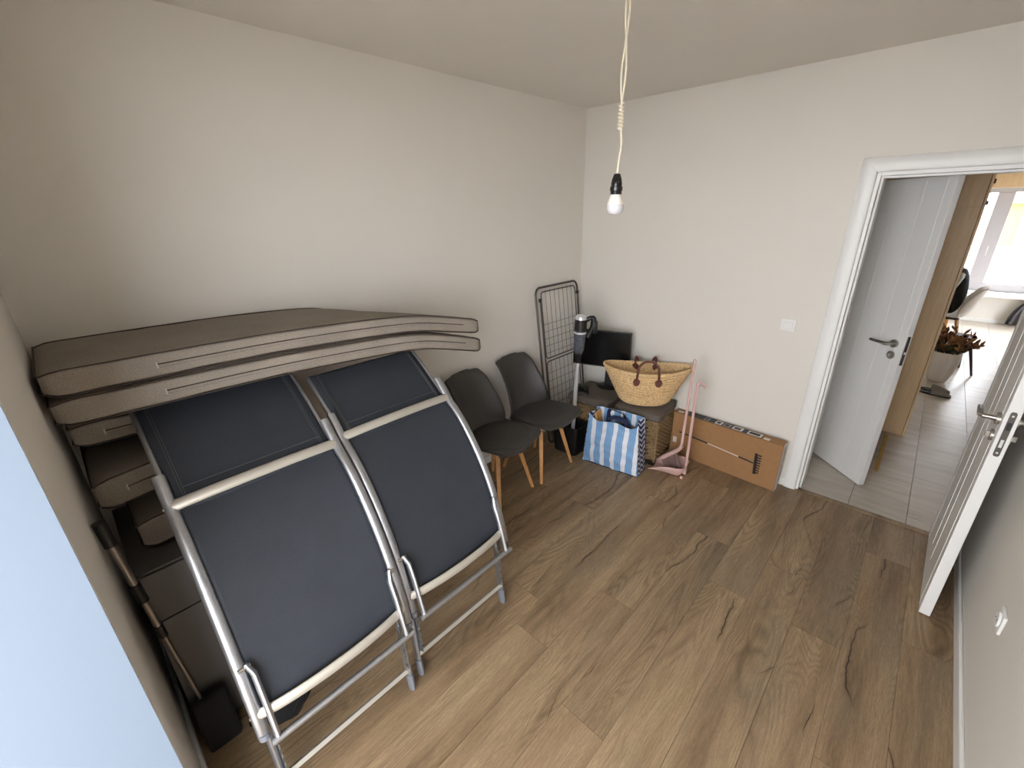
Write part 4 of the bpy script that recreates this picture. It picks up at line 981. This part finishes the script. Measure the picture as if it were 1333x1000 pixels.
def person():
    g = empty('person', (2.56, 5.0, 0)); tag(g, 'person in black with a patterned sleeve sitting on the white chair', 'person')
    V, E, Rd = [], [], []
    def v(p, r): V.append(Vector(p)); Rd.append(r); return len(V)-1
    def e(a, b): E.append((a, b)); return b
    # facing -x, leaning forward over the knees
    pel = v((0.0, 0, 0.575), (0.15, 0.11)); ab = e(pel, v((0.005, 0, 0.70), (0.13, 0.10))); ch = e(ab, v((-0.03, 0, 0.88), (0.145, 0.105))); up = e(ch, v((-0.075, 0, 0.99), (0.115, 0.085)))
    nk = e(up, v((-0.125, 0, 1.07), (0.05, 0.05))); jw = e(nk, v((-0.175, 0, 1.125), (0.065, 0.065))); hd = e(jw, v((-0.185, 0, 1.205), (0.085, 0.075))); cr = e(hd, v((-0.175, 0, 1.27), (0.06, 0.055)))
    idx = {}
    for s in (-1, 1):
        sh = e(up, v((-0.055, s*0.165, 0.985), (0.064, 0.064))); el = e(sh, v((-0.12, s*0.225, 0.730), (0.046, 0.046))); wr = e(el, v((-0.33, s*0.15, 0.665), (0.027, 0.027)))
        pm = e(wr, v((-0.385, s*0.135, 0.648), (0.034, 0.018))); idx[s] = (sh, el, wr)
        for k, L in enumerate((0.062, 0.074, 0.078, 0.070)):
            dy = (-0.027+0.018*k)*s*-1
            f0 = e(pm, v((-0.422, s*0.135+dy, 0.640), (0.0095, 0.0095))); f1 = e(f0, v((-0.422-L*0.5, s*0.135+dy*1.15, 0.632), (0.0085, 0.0085))); e(f1, v((-0.422-L*0.92, s*0.135+dy*1.2, 0.618), (0.0075, 0.0075)))
        t0 = e(pm, v((-0.375, s*0.100, 0.642), (0.011, 0.011))); e(t0, v((-0.407, s*0.080, 0.634), (0.009, 0.009)))
        hp_ = e(pel, v((-0.03, s*0.095, 0.56), (0.092, 0.085))); kn = e(hp_, v((-0.42, s*0.12, 0.545), (0.062, 0.062))); an = e(kn, v((-0.40, s*0.12, 0.10), (0.040, 0.040))); he = e(an, v((-0.41, s*0.12, 0.047), (0.042, 0.040))); e(he, v((-0.55, s*0.125, 0.034), (0.036, 0.028)))
    me = bpy.data.meshes.new('body'); me.from_pydata(V, E, []); o = bpy.data.objects.new('body', me); col.objects.link(o)
    md = o.modifiers.new('skin', 'SKIN'); o.modifiers.new('sub', 'SUBSURF').levels = 2
    for i, sv in enumerate(me.skin_vertices[0].data): sv.radius = Rd[i]; sv.use_root = (i == 0)
    dg = bpy.context.evaluated_depsgraph_get(); dg.update()
    m2 = bpy.data.meshes.new_from_object(o.evaluated_get(dg)); bpy.data.objects.remove(o)
    m2.materials.clear()
    for k in ('blackmatte', 'skin', 'sleeve', 'rubber'): m2.materials.append(M[k])
    for p in m2.polygons:
        c = p.center; p.use_smooth = True; k = 0
        if c.z > 1.055 and abs(c.y) < 0.12: k = 1
        elif c.x < -0.335 and c.z > 0.616: k = 1
        elif c.z < 0.08: k = 3
        elif abs(c.y) > 0.165 and c.z > 0.66: k = 2
        p.material_index = k
    b = bpy.data.objects.new('body', m2); col.objects.link(b); b.parent = g
    # face, facing -x and slightly down
    F = Matrix.Rotation(R(-14), 3, 'Y'); hc = Vector((-0.185, 0, 1.20))
    def at(x, y, z): return hc+F @ Vector((x, y, z))
    MB().tube([at(-0.075, 0, 0.012), at(-0.095, 0, -0.012), at(-0.082, 0, -0.022)], [0.008, 0.013, 0.009], 10).build('nose', 'skin', b)
    MB().tube([at(-0.073, -0.022, -0.046), at(-0.080, 0, -0.045), at(-0.073, 0.022, -0.046)], [0.003, 0.006, 0.003], 8).build('mouth', 'leather', b)
    for s in (-1, 1):
        MB().lathe([(0.001, -0.011), (0.008, -0.008), (0.011, 0.0), (0.008, 0.008), (0.001, 0.011)], 14, at(-0.070, s*0.030, 0.010)).build('eye', 'paper', b)
        MB().lathe([(0.001, -0.005), (0.005, 0), (0.001, 0.005)], 10, at(-0.080, s*0.030, 0.010)).build('iris', 'hair', b)
        MB().lathe([(0.002, -0.030), (0.010, -0.018), (0.013, 0.0), (0.015, 0.016), (0.003, 0.028)], 12, at(0.0, s*0.080, 0.0), 1.1, 0.6).build('ear', 'skin', b)
    def hf(u, v_):
        a = 2*math.pi*u; th = v_*R(112); d = Vector((math.sin(th)*math.cos(a), math.sin(th)*math.sin(a), math.cos(th)))
        cut = 1.0 if d.x > -0.35 else 0.96
        if d.x < -0.30 and d.z < 0.42: cut = 0.80
        return at(0.006+d.x*0.098*cut, d.y*0.094*cut, 0.018+d.z*0.098*cut+0.003*noise.noise(d*9))
    MB().grid(hf, 40, 22, cu=True).build('hair', 'hair', b, ang=80)
person()
